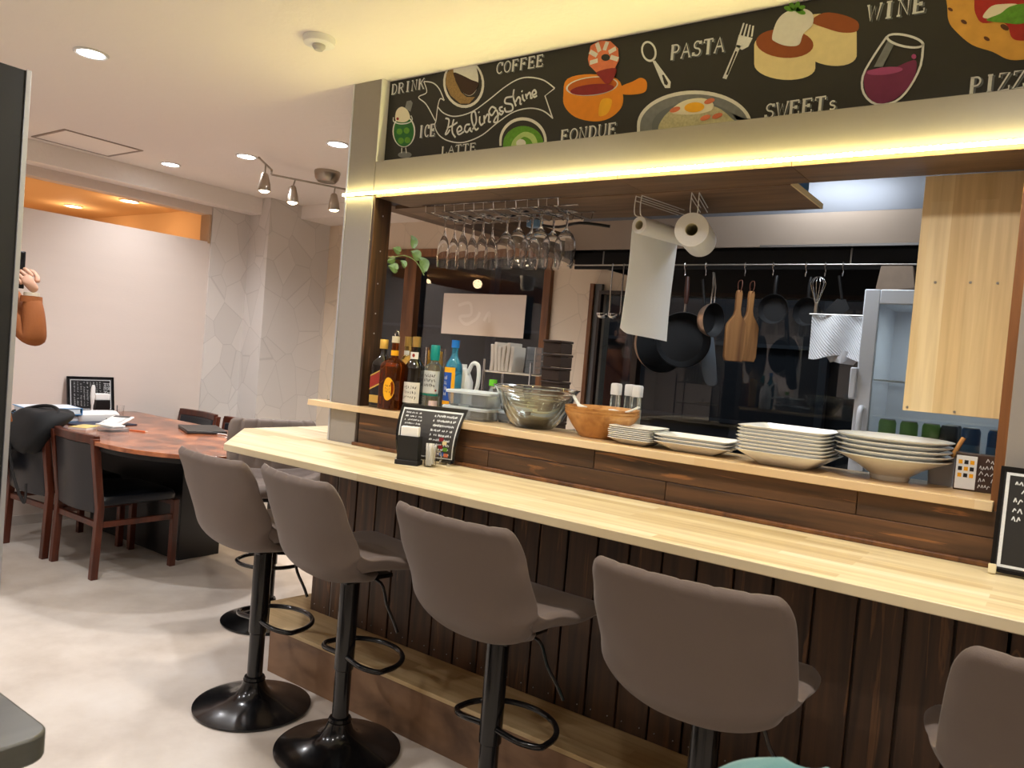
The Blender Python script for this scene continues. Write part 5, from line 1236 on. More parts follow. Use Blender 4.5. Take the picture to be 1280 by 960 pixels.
server('salad_spoon', 'white plastic spoon lying in the wooden bowl, pointing left', (-1.32, 2.27, SH+.097), (-1.392, 2.31, SH+.130), .018)
rs = thing('rear_ledge', 'narrow steel ledge behind the serving shelf carrying spice bottles', 'shelf', (-1.25, 2.50, 1.05))
MB().bb(-.25, .35, -.055, .055, -.006, 0).obj('plate', STEEL, rs, bevel=.001)
for x in (-.2, .3): MB().bb(x, x+.012, -.152, -.055, -.02, -.007).obj('bracket', STEEL, rs)
for k, (x, y, lb) in enumerate(((-1.328, 2.50, 'clear spice bottle with white cap, leftmost of three behind the wooden bowls'), (-1.290, 2.535, 'clear spice bottle with white cap, middle one behind the wooden bowls'), (-1.243, 2.50, 'clear spice bottle with white cap, rightmost of three behind the wooden bowls'))):
    t = thing('spice_bottle', lb, 'bottle', (x, y, 1.0505), 0, 'spice bottles behind the wooden bowls')
    MB().sq([(.014, .014, 0, 4), (.0165, .0165, .004, 4), (.0165, .0165, .13, 4), (.015, .015, .145, 3)], 24).obj('bottle_body', GCLR, t, smooth=True)
    MB().sq([(.013, .013, .003, 3), (.0145, .0145, .10, 3)], 20).obj('contents', PAPERW, t)
    MB().sq([(.0175, .0175, .146, 4), (.0175, .0175, .182, 4), (.015, .015, .187, 4), (.004, .004, .188, 2)], 24).obj('cap', WHITEP, t, smooth=True)
wtk = tag(MB().sq([(.03, .02, 0, 4), (.033, .023, .004, 4), (.033, .023, .026, 4), (.028, .018, .031, 3)], 28).obj('white_box', WHITEP, smooth=True, loc=(-1.02, 2.40-.01, SH)), 'small white rounded box behind the square plates', 'box')
wtk.location = (-1.035, 2.31+.035, SH+.028); wtk.location.z = SH
# plates
def plate_mesh(rx_, ry_, h, e, th=.0035, wave=0):
    return MB().sq([(rx_*.50, ry_*.50, 0, e), (rx_*.56, ry_*.56, .001, e), (rx_*.66, ry_*.66, h*.28, e), (rx_*1.0, ry_*1.0, h-.001, e+1), (rx_*1.003, ry_*1.003, h, e+1), (rx_*.985, ry_*.985, h+.0008, e+1), (rx_*.64, ry_*.64, h*.28+th, e), (rx_*.50, ry_*.50, th, e), (.002, .002, th, 2)], 64)
def stack(nm, n, cx, cy, rx_, ry_, h, e, dz, lab, grp, rot=0, first_h=None):
    pos = {1: 'only'}
    base = None
    for i in range(n):
        lb = lab % (['lowest', 'second from the bottom', 'third from the bottom', 'fourth from the bottom', 'fifth from the bottom', 'sixth from the bottom', 'seventh from the bottom', 'eighth from the bottom'][i] if i < n-1 else 'topmost')
        if base is None:
            o = plate_mesh(rx_, ry_, h, e).obj(nm, CERAM, smooth=True, loc=(cx, cy, SH)); base = o
        else:
            o = base.copy(); COL.objects.link(o)
            o.location = (cx+random.uniform(-.002, .002), cy+random.uniform(-.002, .002), SH+i*dz)
        o.rotation_euler.z = radians(rot+random.uniform(-1.2, 1.2)); tag(o, lb, 'plate', grp)
stack('square_plate', 7, -1.098, 2.24, .076, .076, .020, 9, .0062, 'small white square plate, %s of the leftmost stack', 'small square plates', 0)
stack('rectangular_plate', 3, -.905, 2.255, .118, .080, .027, 9, .0105, 'white rectangular plate, %s of the low stack', 'rectangular plates', 2)
stack('large_square_plate', 8, -.632, 2.262, .122, .122, .040, 8, .0098, 'large white square plate, %s of the tall stack', 'large square plates', -2)
rp = None
for i in range(5):
    lb = 'white wide rimmed pasta plate, %s of the round stack' % ['lowest', 'second from the bottom', 'middle one', 'second from the top', 'topmost'][i]
    if rp is None:
        R_ = .143; rp = MB().lathe([(0, 0), (.045, 0), (.048, .004), (.050, .014), (.085, .038), (.115, .052), (R_, .064), (R_+.001, .066), (R_-.004, .067), (.112, .0545), (.082, .040), (.050, .018), (.046, .0115), (0, .0115)], 64).obj('pasta_plate', CERAM, smooth=True, loc=(-.372, 2.285, SH)); o = rp
    else:
        o = rp.copy(); COL.objects.link(o); o.location = (-.372+random.uniform(-.002, .002), 2.285+random.uniform(-.002, .002), SH+i*.0125)
    tag(o, lb, 'plate', 'round pasta plates')
# price card holder, grey tub and wooden stick
gt = tag(MB().sq([(.036, .03, 0, 6), (.04, .034, .075, 6), (.038, .032, .075, 6), (.034, .028, .004, 6), (.01, .01, .003, 3)], 36).obj('grey_tub', pbr('tub_grey', rgb(176, 182, 194), .5), smooth=True, loc=(-.252, 2.372-.01, SH)), 'pale grey tub behind the round plates and the card box', 'tub')
ws = tag(MB().tube([(0, 0, 0), (.045, .01, .11)], .006, 8).obj('wooden_spatula_handle', BOWLW, smooth=True, loc=(-.262, 2.362, SH+.02)), 'wooden spatula handle leaning out of the grey tub', 'spatula')
cbx = thing('card_box', 'brown box with a white and yellow card on its front at the shelf end', 'card box', (-.176, 2.305, SH), radians(6))
MB().bb(-.048, .048, -.012, .035, 0, .095).obj('box', pbr('box_brown', rgb(66, 50, 44), .4), cbx, bevel=.002)
MB().bb(-.046, .0, -.0155, -.0125, .004, .089).obj('card', pbr('card_white', rgb(236, 240, 242), .4), cbx, bevel=.001)
for r in range(3):
    for c in range(3): MB().bb(-.041+c*.013, -.032+c*.013, -.0162, -.0156, .034+r*.017, .044+r*.017).obj('card_mark', LY if (r+c) % 2 == 0 else INK, cbx)
k_ = txt(MB(), 8, .006, .044, .008, .088, 5, lambda a, b: Vector((a, -.0128, b)), .0016, .8).obj('small_writing', CHALKW, cbx); k_['kind'] = 'stuff'
ah = thing('acrylic_stand', 'tiny clear acrylic stand on the left end of the serving shelf', 'stand', (-2.53, 2.23, SH))
MB().bb(-.012, .012, -.001, .001, 0, .034).obj('back_plate', GLASSG, ah); MB().bb(-.012, .012, -.016, -.001, 0, .002).obj('foot', GLASSG, ah); MB().bb(-.012, .012, -.018, -.016, 0, .018).obj('front_lip', GLASSG, ah)

# ================================================================== THINGS ON THE COUNTER
# curved menu board with a napkin holder and toothpick mug
mb = thing('curved_menu', 'curved black framed menu leaning behind the napkin holder on the counter', 'menu', (-1.83, 2.045, CT), radians(18))
def cm(a, b, c=0):      # a -1..1 across, b 0..1 up: bowed across and leaning back
    return Vector((a*.128*(.86+.14*b), .030+.050*b-.040*(1-a*a)*.0-.035*sin(pi*b)*.9+c, .010+b*.19))
def csheet(a0, a1, b0, b1, c0, c1, n=12):
    m = MB(); R = []
    for j in range(n+1):
        b = b0+(b1-b0)*j/n
        R.append([cm(a0, b, c0), cm(a1, b, c0), cm(a1, b, c1), cm(a0, b, c1)])
    return m.loft(R)
csheet(-1, 1, 0, 1, 0, .004).obj('sheet', pbr('menu_sheet', rgb(60, 58, 58), .3), mb)
for a0, a1, b0, b1 in ((-1.0, -.955, 0, 1), (.955, 1.0, 0, 1), (-.955, .955, 0, .04), (-.955, .955, .955, 1)): csheet(a0, a1, b0, b1, -.004, 0).obj('frame', BLACKM, mb)
for a0, a1, b0, b1 in ((-.92, -.89, .06, .93), (.89, .92, .06, .93), (-.89, .89, .06, .075), (-.89, .89, .90, .93)): csheet(a0, a1, b0, b1, -.0008, 0).obj('border_line', CHALKW, mb)
k_ = txt(MB(), 14, -.8, -.25, .1, .88, 12, lambda a, b: cm(a, b, -.0007), .0014).obj('small_writing', CHALKW, mb); k_['kind'] = 'stuff'
k_ = txt(MB(), 15, .1, .8, .1, .88, 9, lambda a, b: cm(a, b, -.0007), .0020).obj('small_writing', CHALKW, mb); k_['kind'] = 'stuff'
for i, (a, b, c) in enumerate(((.5, .42, PRED), (.62, .36, PCAKE), (.5, .28, PRED), (.66, .24, PGRN), (.55, .15, LB), (.7, .13, PSHR))):
    csheet(a-.07, a+.07, b-.035, b+.035, -.0010, 0, 2).obj('food_picture', c, mb)
for s in (-1, 1): MB().bb(s*.10-.006, s*.10+.006, .0, .07, 0, .010).obj('foot_clip', CHROME, mb, bevel=.001)
nh_ = thing('napkin_holder', 'black napkin holder with white napkins on the bar counter', 'napkin holder', (-1.838, 1.985, CT), radians(24))
MB().bb(-.042, .042, -.028, .028, 0, .016).obj('base', BLACKX, nh_, bevel=.002)
MB().bb(-.037, .037, -.022, -.017, .0162, .10).obj('front_plate', BLACKX, nh_); MB().bb(-.037, .037, .017, .022, .0162, .10).obj('rear_plate', BLACKX, nh_); MB().bb(-.037, -.033, -.017, .017, .0162, .10).obj('side_plate', BLACKX, nh_); MB().bb(.033, .037, -.017, .017, .0162, .10).obj('side_plate', BLACKX, nh_)
MB().bb(-.032, .032, -.015, .010, .018, .132).obj('napkins', PAPER, nh_, bevel=.003)
tm_ = thing('toothpick_mug', 'small clear glass mug of white packets beside the napkin holder', 'mug', (-1.768, 2.018, CT))
MB().lathe([(0, 0), (.021, 0), (.022, .07), (.0205, .07), (.0195, .005), (0, .005)], 24).obj('mug', GLASS, tm_, smooth=True)
MB().tube(smooth3([(.021, .004, .055), (.036, .01, .052), (.036, .01, .022), (.021, .004, .018)]), .003, 8).obj('handle', GLASS, tm_, smooth=True)
m = MB(); rnd = random.Random(5)
for i in range(14): 
    x, y = rnd.uniform(-.011, .011), rnd.uniform(-.011, .011); m.box((x, y, .043), (.006, .004, .068+rnd.uniform(-.008, .01)), Matrix.Rotation(rnd.uniform(-.1, .1), 3, 'Y') @ Matrix.Rotation(rnd.uniform(0, 3), 3, 'Z'))
o = m.obj('packets', PAPER, tm_); o['kind'] = 'stuff'
# right hand menu board, leaning on the grey pillar
mr_ = thing('framed_menu', 'black framed chalkboard menu standing at the right end of the counter', 'menu board', (.03, 2.085, CT), radians(0)); mr_.rotation_euler.x = radians(-9)
MB().bb(-.135, .155, 0, .008, .012, .240).obj('board', CHALK, mr_)
for a0, a1, b0, b1 in ((-.143, -.135, .005, .247), (.155, .163, .005, .247), (-.135, .155, .005, .013), (-.135, .155, .239, .247)): MB().bb(a0, a1, -.004, .010, b0, b1).obj('frame', BLACKM, mr_)
for a0, a1, b0, b1 in ((-.131, -.124, .018, .234), (.144, .151, .018, .234), (-.124, .144, .018, .024), (-.124, .144, .228, .234)): MB().bb(a0, a1, -.001, 0, b0, b1).obj('border_line', CHALKW, mr_)
k_ = txt(MB(), 18, -.112, .13, .12, .222, 5, lambda a, b: Vector((a, -.001, b)), .0024, .75).obj('small_writing', CHALKW, mr_); k_['kind'] = 'stuff'
for x in (-.146, .15): MB().bb(x, x+.016, -.014, -.0045, 0, .022).obj('corner_clip', pbr('clip_cream', rgb(226, 214, 176), .4), mr_, bevel=.002)

# ================================================================== HANGING UNDER THE OVERHEAD SHELF
UZ = LZ-.0145
rack = thing('glass_rack', 'chrome wire rack for stemware screwed under the overhead shelf', 'rack', (-1.85, 2.44, UZ))
CHX = [-2.14, -2.04, -1.94, -1.845, -1.74, -1.64, -1.555]
for x in CHX:
    for s in (-1, 1):
        a = x+s*.012+1.85
        MB().tube(smooth3([(a+s*.012, .13, 0), (a+s*.012, .12, -.028), (a, .10, -.030), (a, -.11, -.030), (a+s*.012, -.115, -.028), (a+s*.012, -.12, -.0)], 3), .0020, 6).obj('wire', CHROME, rack, smooth=True)
for y in (-.12, .0, .13): MB().bb(-.33, .33, y-.006, y+.006, -.002, .0).obj('crossbar', CHROME, rack)
def flute():
    t = thing('champagne_flute', 'x', 'glass', (0, 0, 0), 0, 'stemware in the hanging rack')     # hangs upside down; origin at the foot
    MB().lathe([(0, 0), (.031, -.001), (.032, -.0025), (.010, -.006), (.0042, -.014), (.0036, -.055), (.006, -.072), (.017, -.100), (.0245, -.135), (.0255, -.165), (.0235, -.208), (.0225, -.208), (.0243, -.165), (.0232, -.136), (.0155, -.102), (.003, -.080), (0, -.079)], 28).obj('bowl_and_stem', GLASS, t, smooth=True)
    return t
def wine():
    t = thing('wine_glass', 'x', 'glass', (0, 0, 0), 0, 'stemware in the hanging rack')
    MB().lathe([(0, 0), (.036, -.001), (.037, -.0025), (.011, -.006), (.0045, -.014), (.0038, -.058), (.008, -.068), (.026, -.085), (.038, -.112), (.0405, -.138), (.0375, -.172), (.0325, -.208), (.0315, -.208), (.0363, -.172), (.0393, -.138), (.0368, -.113), (.025, -.087), (.005, -.073), (0, -.072)], 32).obj('bowl_and_stem', GLASS, t, smooth=True)
    return t
fl = flute(); wg = wine(); FZ_ = UZ-.026
fo = ['first', 'second', 'third', 'fourth', 'fifth', 'sixth']
fpos = [(-2.14, 2.42), (-2.14, 2.482), (-2.04, 2.42), (-2.04, 2.482), (-1.94, 2.42), (-1.94, 2.482)]
for i, (x, y) in enumerate(fpos):
    lb = 'narrow champagne flute hanging upside down, %s flute from the left' % fo[i]
    if i == 0: fl.location = (x, y, FZ_); fl['label'] = lb
    else: dup(fl, (x, y, FZ_), 0, lb)
wpos = [(-1.845, 2.45), (-1.74, 2.385), (-1.74, 2.47), (-1.64, 2.385), (-1.64, 2.47), (-1.555, 2.43)]
for i, (x, y) in enumerate(wpos):
    lb = 'round wine glass hanging upside down, %s wine glass from the left' % fo[i]
    if i == 0: wg.location = (x, y, FZ_); wg['label'] = lb
    else: dup(wg, (x, y, FZ_), 0, lb)
# small blue lit gadget and cable behind the rack
gd = thing('small_gadget', 'small device with a pale blue top and black cable under the shelf behind the stemware', 'device', (-1.86, 2.66, UZ-.035))
MB().bb(-.03, .03, -.02, .02, 0, .03).obj('case', pbr('gadget_blue', rgb(120, 160, 200), .3), gd, bevel=.004)
MB().tube(smooth3([(.03, 0, .01), (.10, .03, .005), (.22, .0, .012), (.34, .03, .0)]), .006, 8).obj('cable', BLACKP, gd, smooth=True)

# paper towel holders
def holder(x, y0, y1, nm, lb, yaw=0):
    t = thing(nm, lb, 'holder', (x, y0, UZ), radians(yaw)); L = y1-y0
    for s in (-.012, .012):
        for dz_ in (0, -.016): MB().tube([(s, 0, dz_-.001), (s, L, dz_-.001)], .0016, 6).obj('wire', WHITEP, t)
        MB().tube(smooth3([(s, 0, 0), (s, -.004, -.03), (s, 0, -.062), (s*.5, .02, -.068), (0, .035, -.068)], 3), .0018, 6).obj('wire', WHITEP, t, smooth=True)
    return t
h1 = holder(-1.235, 2.365, 2.62, 'paper_towel_holder', 'white wire holder under the shelf carrying the nearly used paper towel', -10)
def roll(nm, lb, x, y0, L, z, r, core):
    t = thing(nm, lb, 'paper roll', (x, y0, z)); q = Matrix.Rotation(radians(-90), 3, 'X')
    m = MB(); m.loft([[q@Vector((rr*cos(2*pi*j/40), rr*sin(2*pi*j/40), zz)) for j in range(40)] for rr, zz in ((core, 0), (r, 0), (r, L), (core, L))], closed=True); m.obj('roll', PAPER, t, smooth=True)
    m = MB(); m.loft([[q@Vector((rr*cos(2*pi*j/30), rr*sin(2*pi*j/30), zz)) for j in range(30)] for rr, zz in ((core-.0015, .001), (core-.0002, .001), (core-.0002, L-.001), (core-.0015, L-.001))], closed=True); m.obj('core', pbr('card_core', rgb(214, 206, 172), .8), t, smooth=True)
    return t
TX, TY, TL_, TR = -1.228, 2.37, .27, .029
r1 = roll('paper_towel', 'nearly used paper towel roll with a long sheet hanging down', TX, TY, TL_, 1.782, TR, .016); r1.rotation_euler.z = radians(-10)
m = MB(); F = []
zt = 0; zb = -.368
for i in range(25):
    t = i/24; z = zt+(zb-zt)*t; row = []
    for j in range(13):
        s = j/12; flare = .012*t*(s-.5) ; x = -TR-.0+.004*sin(t*4+s*2)-.004*sin(s*7)*t-.006*t; y = s*TL_+flare
        zz = z+(-.012*(s-.3)*t)+(.014*max(0, 1-abs(s)*8)*t**6)
        row.append(Vector((x, y, zz)))
    F.append(row+[p+Vector((.0012, 0, 0)) for p in row[::-1]])
m.loft(F).obj('hanging_sheet', PAPER, r1, smooth=True)
h2 = holder(-1.035, 2.37, 2.60, 'kitchen_roll_holder', 'white wire holder under the shelf carrying the full paper roll', 15)
roll('kitchen_roll', 'full white paper roll hanging end-on beside the used towel', -1.04, 2.375, .225, 1.762, .055, .021).rotation_euler.z = radians(15)
# colourful packets on top of the shelf
pk = thing('snack_packet', 'blue and red printed packet lying on top of the overhead shelf end', 'packet', (-.765, 2.45, LZ+.003))
MB().bb(-.03, .03, -.04, .12, 0, .055).obj('packet', pbr('packet_blue', rgb(40, 96, 150), .35, noise=.5, nscale=30), pk, bevel=.006)
MB().bb(-.031, .031, -.042, .0, .012, .040).obj('print_band', pbr('packet_red', rgb(190, 60, 54), .35), pk, bevel=.002)

# ================================================================== BACK OF THE KITCHEN
# paper sheet on the window
ps = thing('window_poster', 'pale paper poster stuck on the dark window', 'poster', (-3.36, YB-.032, 1.56))
a = at(553, 368, 'y', YB-.03); b = at(652, 421, 'y', YB-.03)
cx_, cz_ = (a.x+b.x)/2, (a.z+b.z)/2
ps.location = (cx_, YB-.012, cz_); ww, hh = (b.x-a.x)/2, .145
MB().bb(-ww, ww, 0, .0015, -hh, hh).obj('sheet', pbr('poster_paper', rgb(222, 208, 194), .8), ps)
sw_ = MB()
for pts in ([(-.22, .06), (-.12, .08), (-.10, .0), (-.2, -.02), (-.14, -.07), (-.05, -.03), (-.02, .02)], [(.02, -.04), (.06, .02), (.07, -.05)]):
    ribbon(sw_, [Vector((x, 0, z)) for x, z in smooth_pts(pts, 5)], .022, -.0008)
sw_.obj('faint_ornament', pbr('poster_tint', rgb(232, 220, 208), .8), ps)['kind'] = 'stuff'
# trailing plant over the window head
LEAF = pbr('leaf_variegated', rgb(82, 106, 44), .5, noise=.5, nscale=60)
pl = thing('trailing_plant', 'pothos vine with variegated leaves hanging over the window head', 'plant', (-3.35, 3.42, 1.80))
MB().tube(smooth3([(-.25, .0, .10), (-.10, -.01, .05), (.02, .0, .06), (.12, 0, .02), (.2, -.01, -.06)]), .003, 6).obj('vine', pbr('vine_green', rgb(96, 110, 50), .6), pl, smooth=True)
def leaf(u, v, L, ang, Y=3.42):
    p = at(u, v, 'y', Y)-Vector(pl.location); m = MB(); R = []
    ca, sa = cos(radians(ang)), sin(radians(ang))
    for i in range(8):
        t = i/7; w_ = L*.36*sin(pi*min(1, t*.92+.06))**.8; x = L*(t-.5); bend = -.15*L*(2*t-1)**2
        R.append([p+Vector((x*ca-q*sa, bend+.006*abs(q)/max(w_, 1e-5)-dq, x*sa+q*ca)) for q, dq in ((-w_, 0), (0, .004), (w_, 0), (0, -.0))])
    m.loft(R).obj('leaf', LEAF, pl, smooth=True)
for (u, v, L, an) in ((517, 303, .085, 110), (497, 313, .07, 160), (521, 319, .09, 150), (530, 331, .105, 125), (490, 325, .07, 15), (493, 335, .085, 165), (505, 330, .06, 140)): leaf(u, v, L, an)
pp_ = thing('plant_pot', 'small white hanging pot with the vine, hidden behind the dark pillar', 'pot', (-3.62, 3.42, 1.85))
pp_['label'] = 'white pot hanging behind the dark pillar lining, holding the vine'
MB().lathe([(0, 0), (.05, 0), (.065, .11), (.06, .11), (.046, .006), (0, .006)], 28).obj('pot', WHITEP, pp_, smooth=True)
MB().lathe([(0, .095), (.058, .098)], 20, cap1=False).obj('soil', pbr('soil', rgb(50, 38, 28), .9), pp_)
for s in (-1, 1): MB().tube([(s*.06, 0, .11), (0, 0, .38), ], .0015, 5).obj('cord', PAPERW, pp_)
MB().tube([(0, 0, .38), (0, 0, CEIL-1.85)], .0015, 5).obj('cord', PAPERW, pp_)
# wire rack with bags, cups and brown boxes on the side cabinet
wr = thing('wire_shelf_rack', 'small chrome wire rack standing on the side cabinet by the window', 'rack', (-2.23, 3.12, .951))
for x in (-.13, .15):
    for y in (-.08, .08): MB().cyl((x, y, 0), (x, y, .33), .005, n=8).obj('post', CHROME, wr, smooth=True)
for z in (.12, .27):
    for y in (-.08, .0, .08): MB().tube([(-.13, y, z), (.15, y, z)], .0025, 6).obj('shelf_wire', CHROME, wr)
    MB().bb(-.13, .15, -.08, .08, z+.003, z+.006).obj('liner', PAPERW, wr)
m = MB()
bgs = thing('paper_bags', 'bundle of cream paper bags standing on the wire rack', 'bags', (-2.25, 3.10, .951+.277))
for i in range(6):
    x = -.075+i*.024
    MB().loft([[Vector((x+dx+.004*sin(i+z*30), dy, z)) for dx, dy in ((-.010, -.05), (.010, -.05), (.010, .05), (-.010, .05))] for z in (0, .05, .10, .13+.012*sin(i*2))]).obj('bag', PAPERW, bgs, bevel=.003)
bxs = None
for k in range(4):
    pos = ['lowest', 'second', 'third', 'topmost'][k]
    o = MB().bb(-.045, .045, -.045, .045, 0, .031).obj('clear_cup_lid_box', FOGP, loc=(-2.085, 3.11, .951+.277+k*.0325), bevel=.003)
    tag(o, 'clear plastic takeaway box on the wire rack, %s of its pile' % pos, 'box', 'clear boxes on the rack')
BRB = pbr('box_brown2', rgb(72, 56, 46), .7)
for k in range(7):
    pos = ['lowest', 'second from the bottom', 'third from the bottom', 'fourth from the bottom', 'fifth from the bottom', 'second from the top', 'topmost'][k]
    o = thing('brown_box', 'dark brown takeaway box beside the wire rack, %s of the pile' % pos, 'box', (-1.975+.004*(k % 2), 3.10, .951+k*.064), 0, 'brown boxes beside the rack')
    MB().bb(-.05, .05, -.05, .05, 0, .050).obj('tray', BRB, o, bevel=.003); MB().bb(-.053, .053, -.053, .053, .0505, .062).obj('lid', BRB, o, bevel=.003)

# ================================================================== FOREGROUND: dark panel, grey table, teal chair
pn = thing('dark_partition', 'tall black panel with pale metal edge at the left picture edge', 'partition', (-2.15, .2, 0))
MB().bb(-.018, .018, -.9, .630, .02, 1.90).obj('panel', pbr('panel_black', rgb(34, 35, 37), .5), pn)
MB().bb(-.019, .022, .6305, .642, .0, 1.902).obj('edge_trim', EDGE, pn, bevel=.001)
MB().bb(-.10, .10, -.85, -.80, 0, .02).obj('foot', EDGE, pn); MB().bb(-.10, .10, .50, .55, 0, .02).obj('foot', EDGE, pn)
gtb = thing('grey_table', 'dark grey wood grained table whose corner shows at the lower left', 'table', (-1.715, .105, 0))
tp = [(.56, -.5), (.56, .40)]+[(.525+.035*cos(a), .40+.035*sin(a)) for a in [pi/2*k/6 for k in range(1, 7)]]+[(-.35, .435), (-.35, -.5)]
MB().prism(tp, lambda a_, b_, t: Vector((a_, b_, t)), .66, .70).obj('table_top', GREYW, gtb, bevel=.004)
MB().bb(.05, .15, -.15, -.05, .03, .6595).obj('column', BLACKM, gtb); MB().bb(-.2, .4, -.35, .25, 0, .03).obj('foot_plate', BLACKM, gtb, bevel=.004)
tc = thing('teal_chair', 'teal upholstered chair whose rounded back tip shows at the bottom edge', 'chair', (-.115, .60, 0), radians(18))
TEAL = pbr('teal_fabric', rgb(88, 134, 134), .8, sheen=.3, bump=.1, bscale=300)
def tcen(v): return (.17+.03*v, .47+.455*v)
sheet(MB(), tcen, interp([(0, .15), (.5, .15), (.7, .135), (.85, .115), (.93, .09), (.98, .05), (1, .02)]), lambda v, u: .015*abs(u)**2, .05, 40, 24).obj('backrest', TEAL, tc, smooth=True, subsurf=1)
MB().sq([(.19, .19, .40, 6), (.2, .2, .41, 6), (.2, .2, .455, 5), (.17, .17, .475, 4), (.03, .03, .48, 2)], 40, c=(0, -.02, 0)).obj('seat', TEAL, tc, smooth=True)
for sx in (-1, 1):
    for sy in (-1, 1): MB().cyl((sx*.17, sy*.16-.02, 0), (sx*.15, sy*.14-.02, .40), .010, .014, 10).obj('leg', BLACKM, tc, smooth=True)

# ================================================================== PERSON behind the dark panel, filming with a phone
def skin_mesh(name, verts, edges, radii, mats, pick, parent, sub=2, root=0):
    me = bpy.data.meshes.new(name); me.from_pydata([Vector(v) for v in verts], edges, [])
    tmp = bpy.data.objects.new(name+'_rig', me); COL.objects.link(tmp)
    tmp.modifiers.new('skin', 'SKIN'); sk = me.skin_vertices[0].data
    for i, r in enumerate(radii): sk[i].radius = (r, r) if not isinstance(r, tuple) else r; sk[i].use_root = (i == root)
    q = tmp.modifiers.new('sub', 'SUBSURF'); q.levels = sub; q.render_levels = sub
    dg = bpy.context.evaluated_depsgraph_get(); out = bpy.data.meshes.new_from_object(tmp.evaluated_get(dg))
    bpy.data.objects.remove(tmp); out.name = name; out.materials.clear()
    for m_ in mats: out.materials.append(m_)
    for p in out.polygons: p.use_smooth = True; p.material_index = pick(p.center)
    o = bpy.data.objects.new(name, out); COL.objects.link(o); o.parent = parent
    return o
TROU = pbr('dark_trousers', rgb(34, 36, 44), .8); HAIR = pbr('black_hair', rgb(24, 20, 18), .6); SHOE = pbr('dark_shoe', rgb(36, 22, 24), .5)
PBX, PBY = -3.93, 1.30; FA = math.atan2(-.36, .93)-pi/2            # local +y = facing the camera side
pe = thing('person', 'person in a brown coat mostly hidden by the dark panel, holding up a phone', 'person', (PBX, PBY, 0), FA)
Mi = (Matrix.Translation((PBX, PBY, 0)) @ Matrix.Rotation(FA, 4, 'Z')).inverted()
def L_(x, y, z): return Mi @ Vector((x, y, z))
eL = L_(-3.625, 1.515, 1.195); wL = L_(-3.672, 1.505, 1.395); sLv = Vector((-.175, .0, 1.40))
V = [(0, 0, .92), (0, -.01, 1.08), (0, -.005, 1.25), (0, -.01, 1.38), (0, 0, 1.47),            # pelvis, waist, chest, upper chest, neck
     (0, .02, 1.56), (0, .03, 1.66),                                                             # head
     tuple(sLv), tuple(sLv.lerp(eL, .5)), tuple(eL), tuple(eL.lerp(wL, .5)), tuple(wL),                       # left arm (local -x is the picture's right)
     (.175, .0, 1.40), (.20, .06, 1.28), (.215, .13, 1.17), (.18, .25, 1.26), (.13, .34, 1.36),               # other arm
     (-.09, 0, .86), (-.10, .01, .48), (-.105, -.01, .10), (-.11, .13, .045),
     (.09, 0, .86), (.10, .01, .48), (.105, -.01, .10), (.11, .13, .045)]
Ed = [(0, 1), (1, 2), (2, 3), (3, 4), (4, 5), (5, 6), (3, 7), (7, 8), (8, 9), (9, 10), (10, 11), (3, 12), (12, 13), (13, 14), (14, 15), (15, 16), (0, 17), (17, 18), (18, 19), (19, 20), (0, 21), (21, 22), (22, 23), (23, 24)]
Rd = [(.165, .12), (.15, .11), (.16, .12), (.14, .10), .052, (.078, .088), (.072, .088), .072, .064, .058, .05, .036, .072, .062, .055, .048, .034, .09, .065, .045, .04, .09, .065, .045, .04]
def pick(c):
    if c.z > 1.455 and abs(c.x) < .12: return 2
    if c.z < .085: return 3
    if c.z < .84 and abs(c.x) < .26 and c.y < .3: return 1
    return 0
body = skin_mesh('body', V, Ed, Rd, [CAMEL, TROU, SKIN, SHOE], pick, pe)
# coat skirt, flared hem
m = MB(); Rg = []
for z, rx_, ry_ in ((1.0, .185, .135), (.92, .20, .15), (.84, .215, .165), (.80, .225, .175), (.803, .215, .165), (.9, .19, .14)):
    Rg.append([Vector((rx_*cos(2*pi*j/28)*(1+.03*sin(5*2*pi*j/28)), ry_*sin(2*pi*j/28)*(1+.03*sin(5*2*pi*j/28)), z)) for j in range(28)])
m.loft(Rg, False, False).obj('coat_skirt', CAMEL, pe, smooth=True)
MB().loft([[Vector(p)+Vector((a, b, 0)) for a, b in ((-.01, -.02), (.01, -.02), (.01, .02), (-.01, .02))] for p in ((-.17, .02, 1.0), (-.215, .03, .92), (-.235, .04, .83))]).obj('coat_flap', CAMEL, pe, bevel=.005)
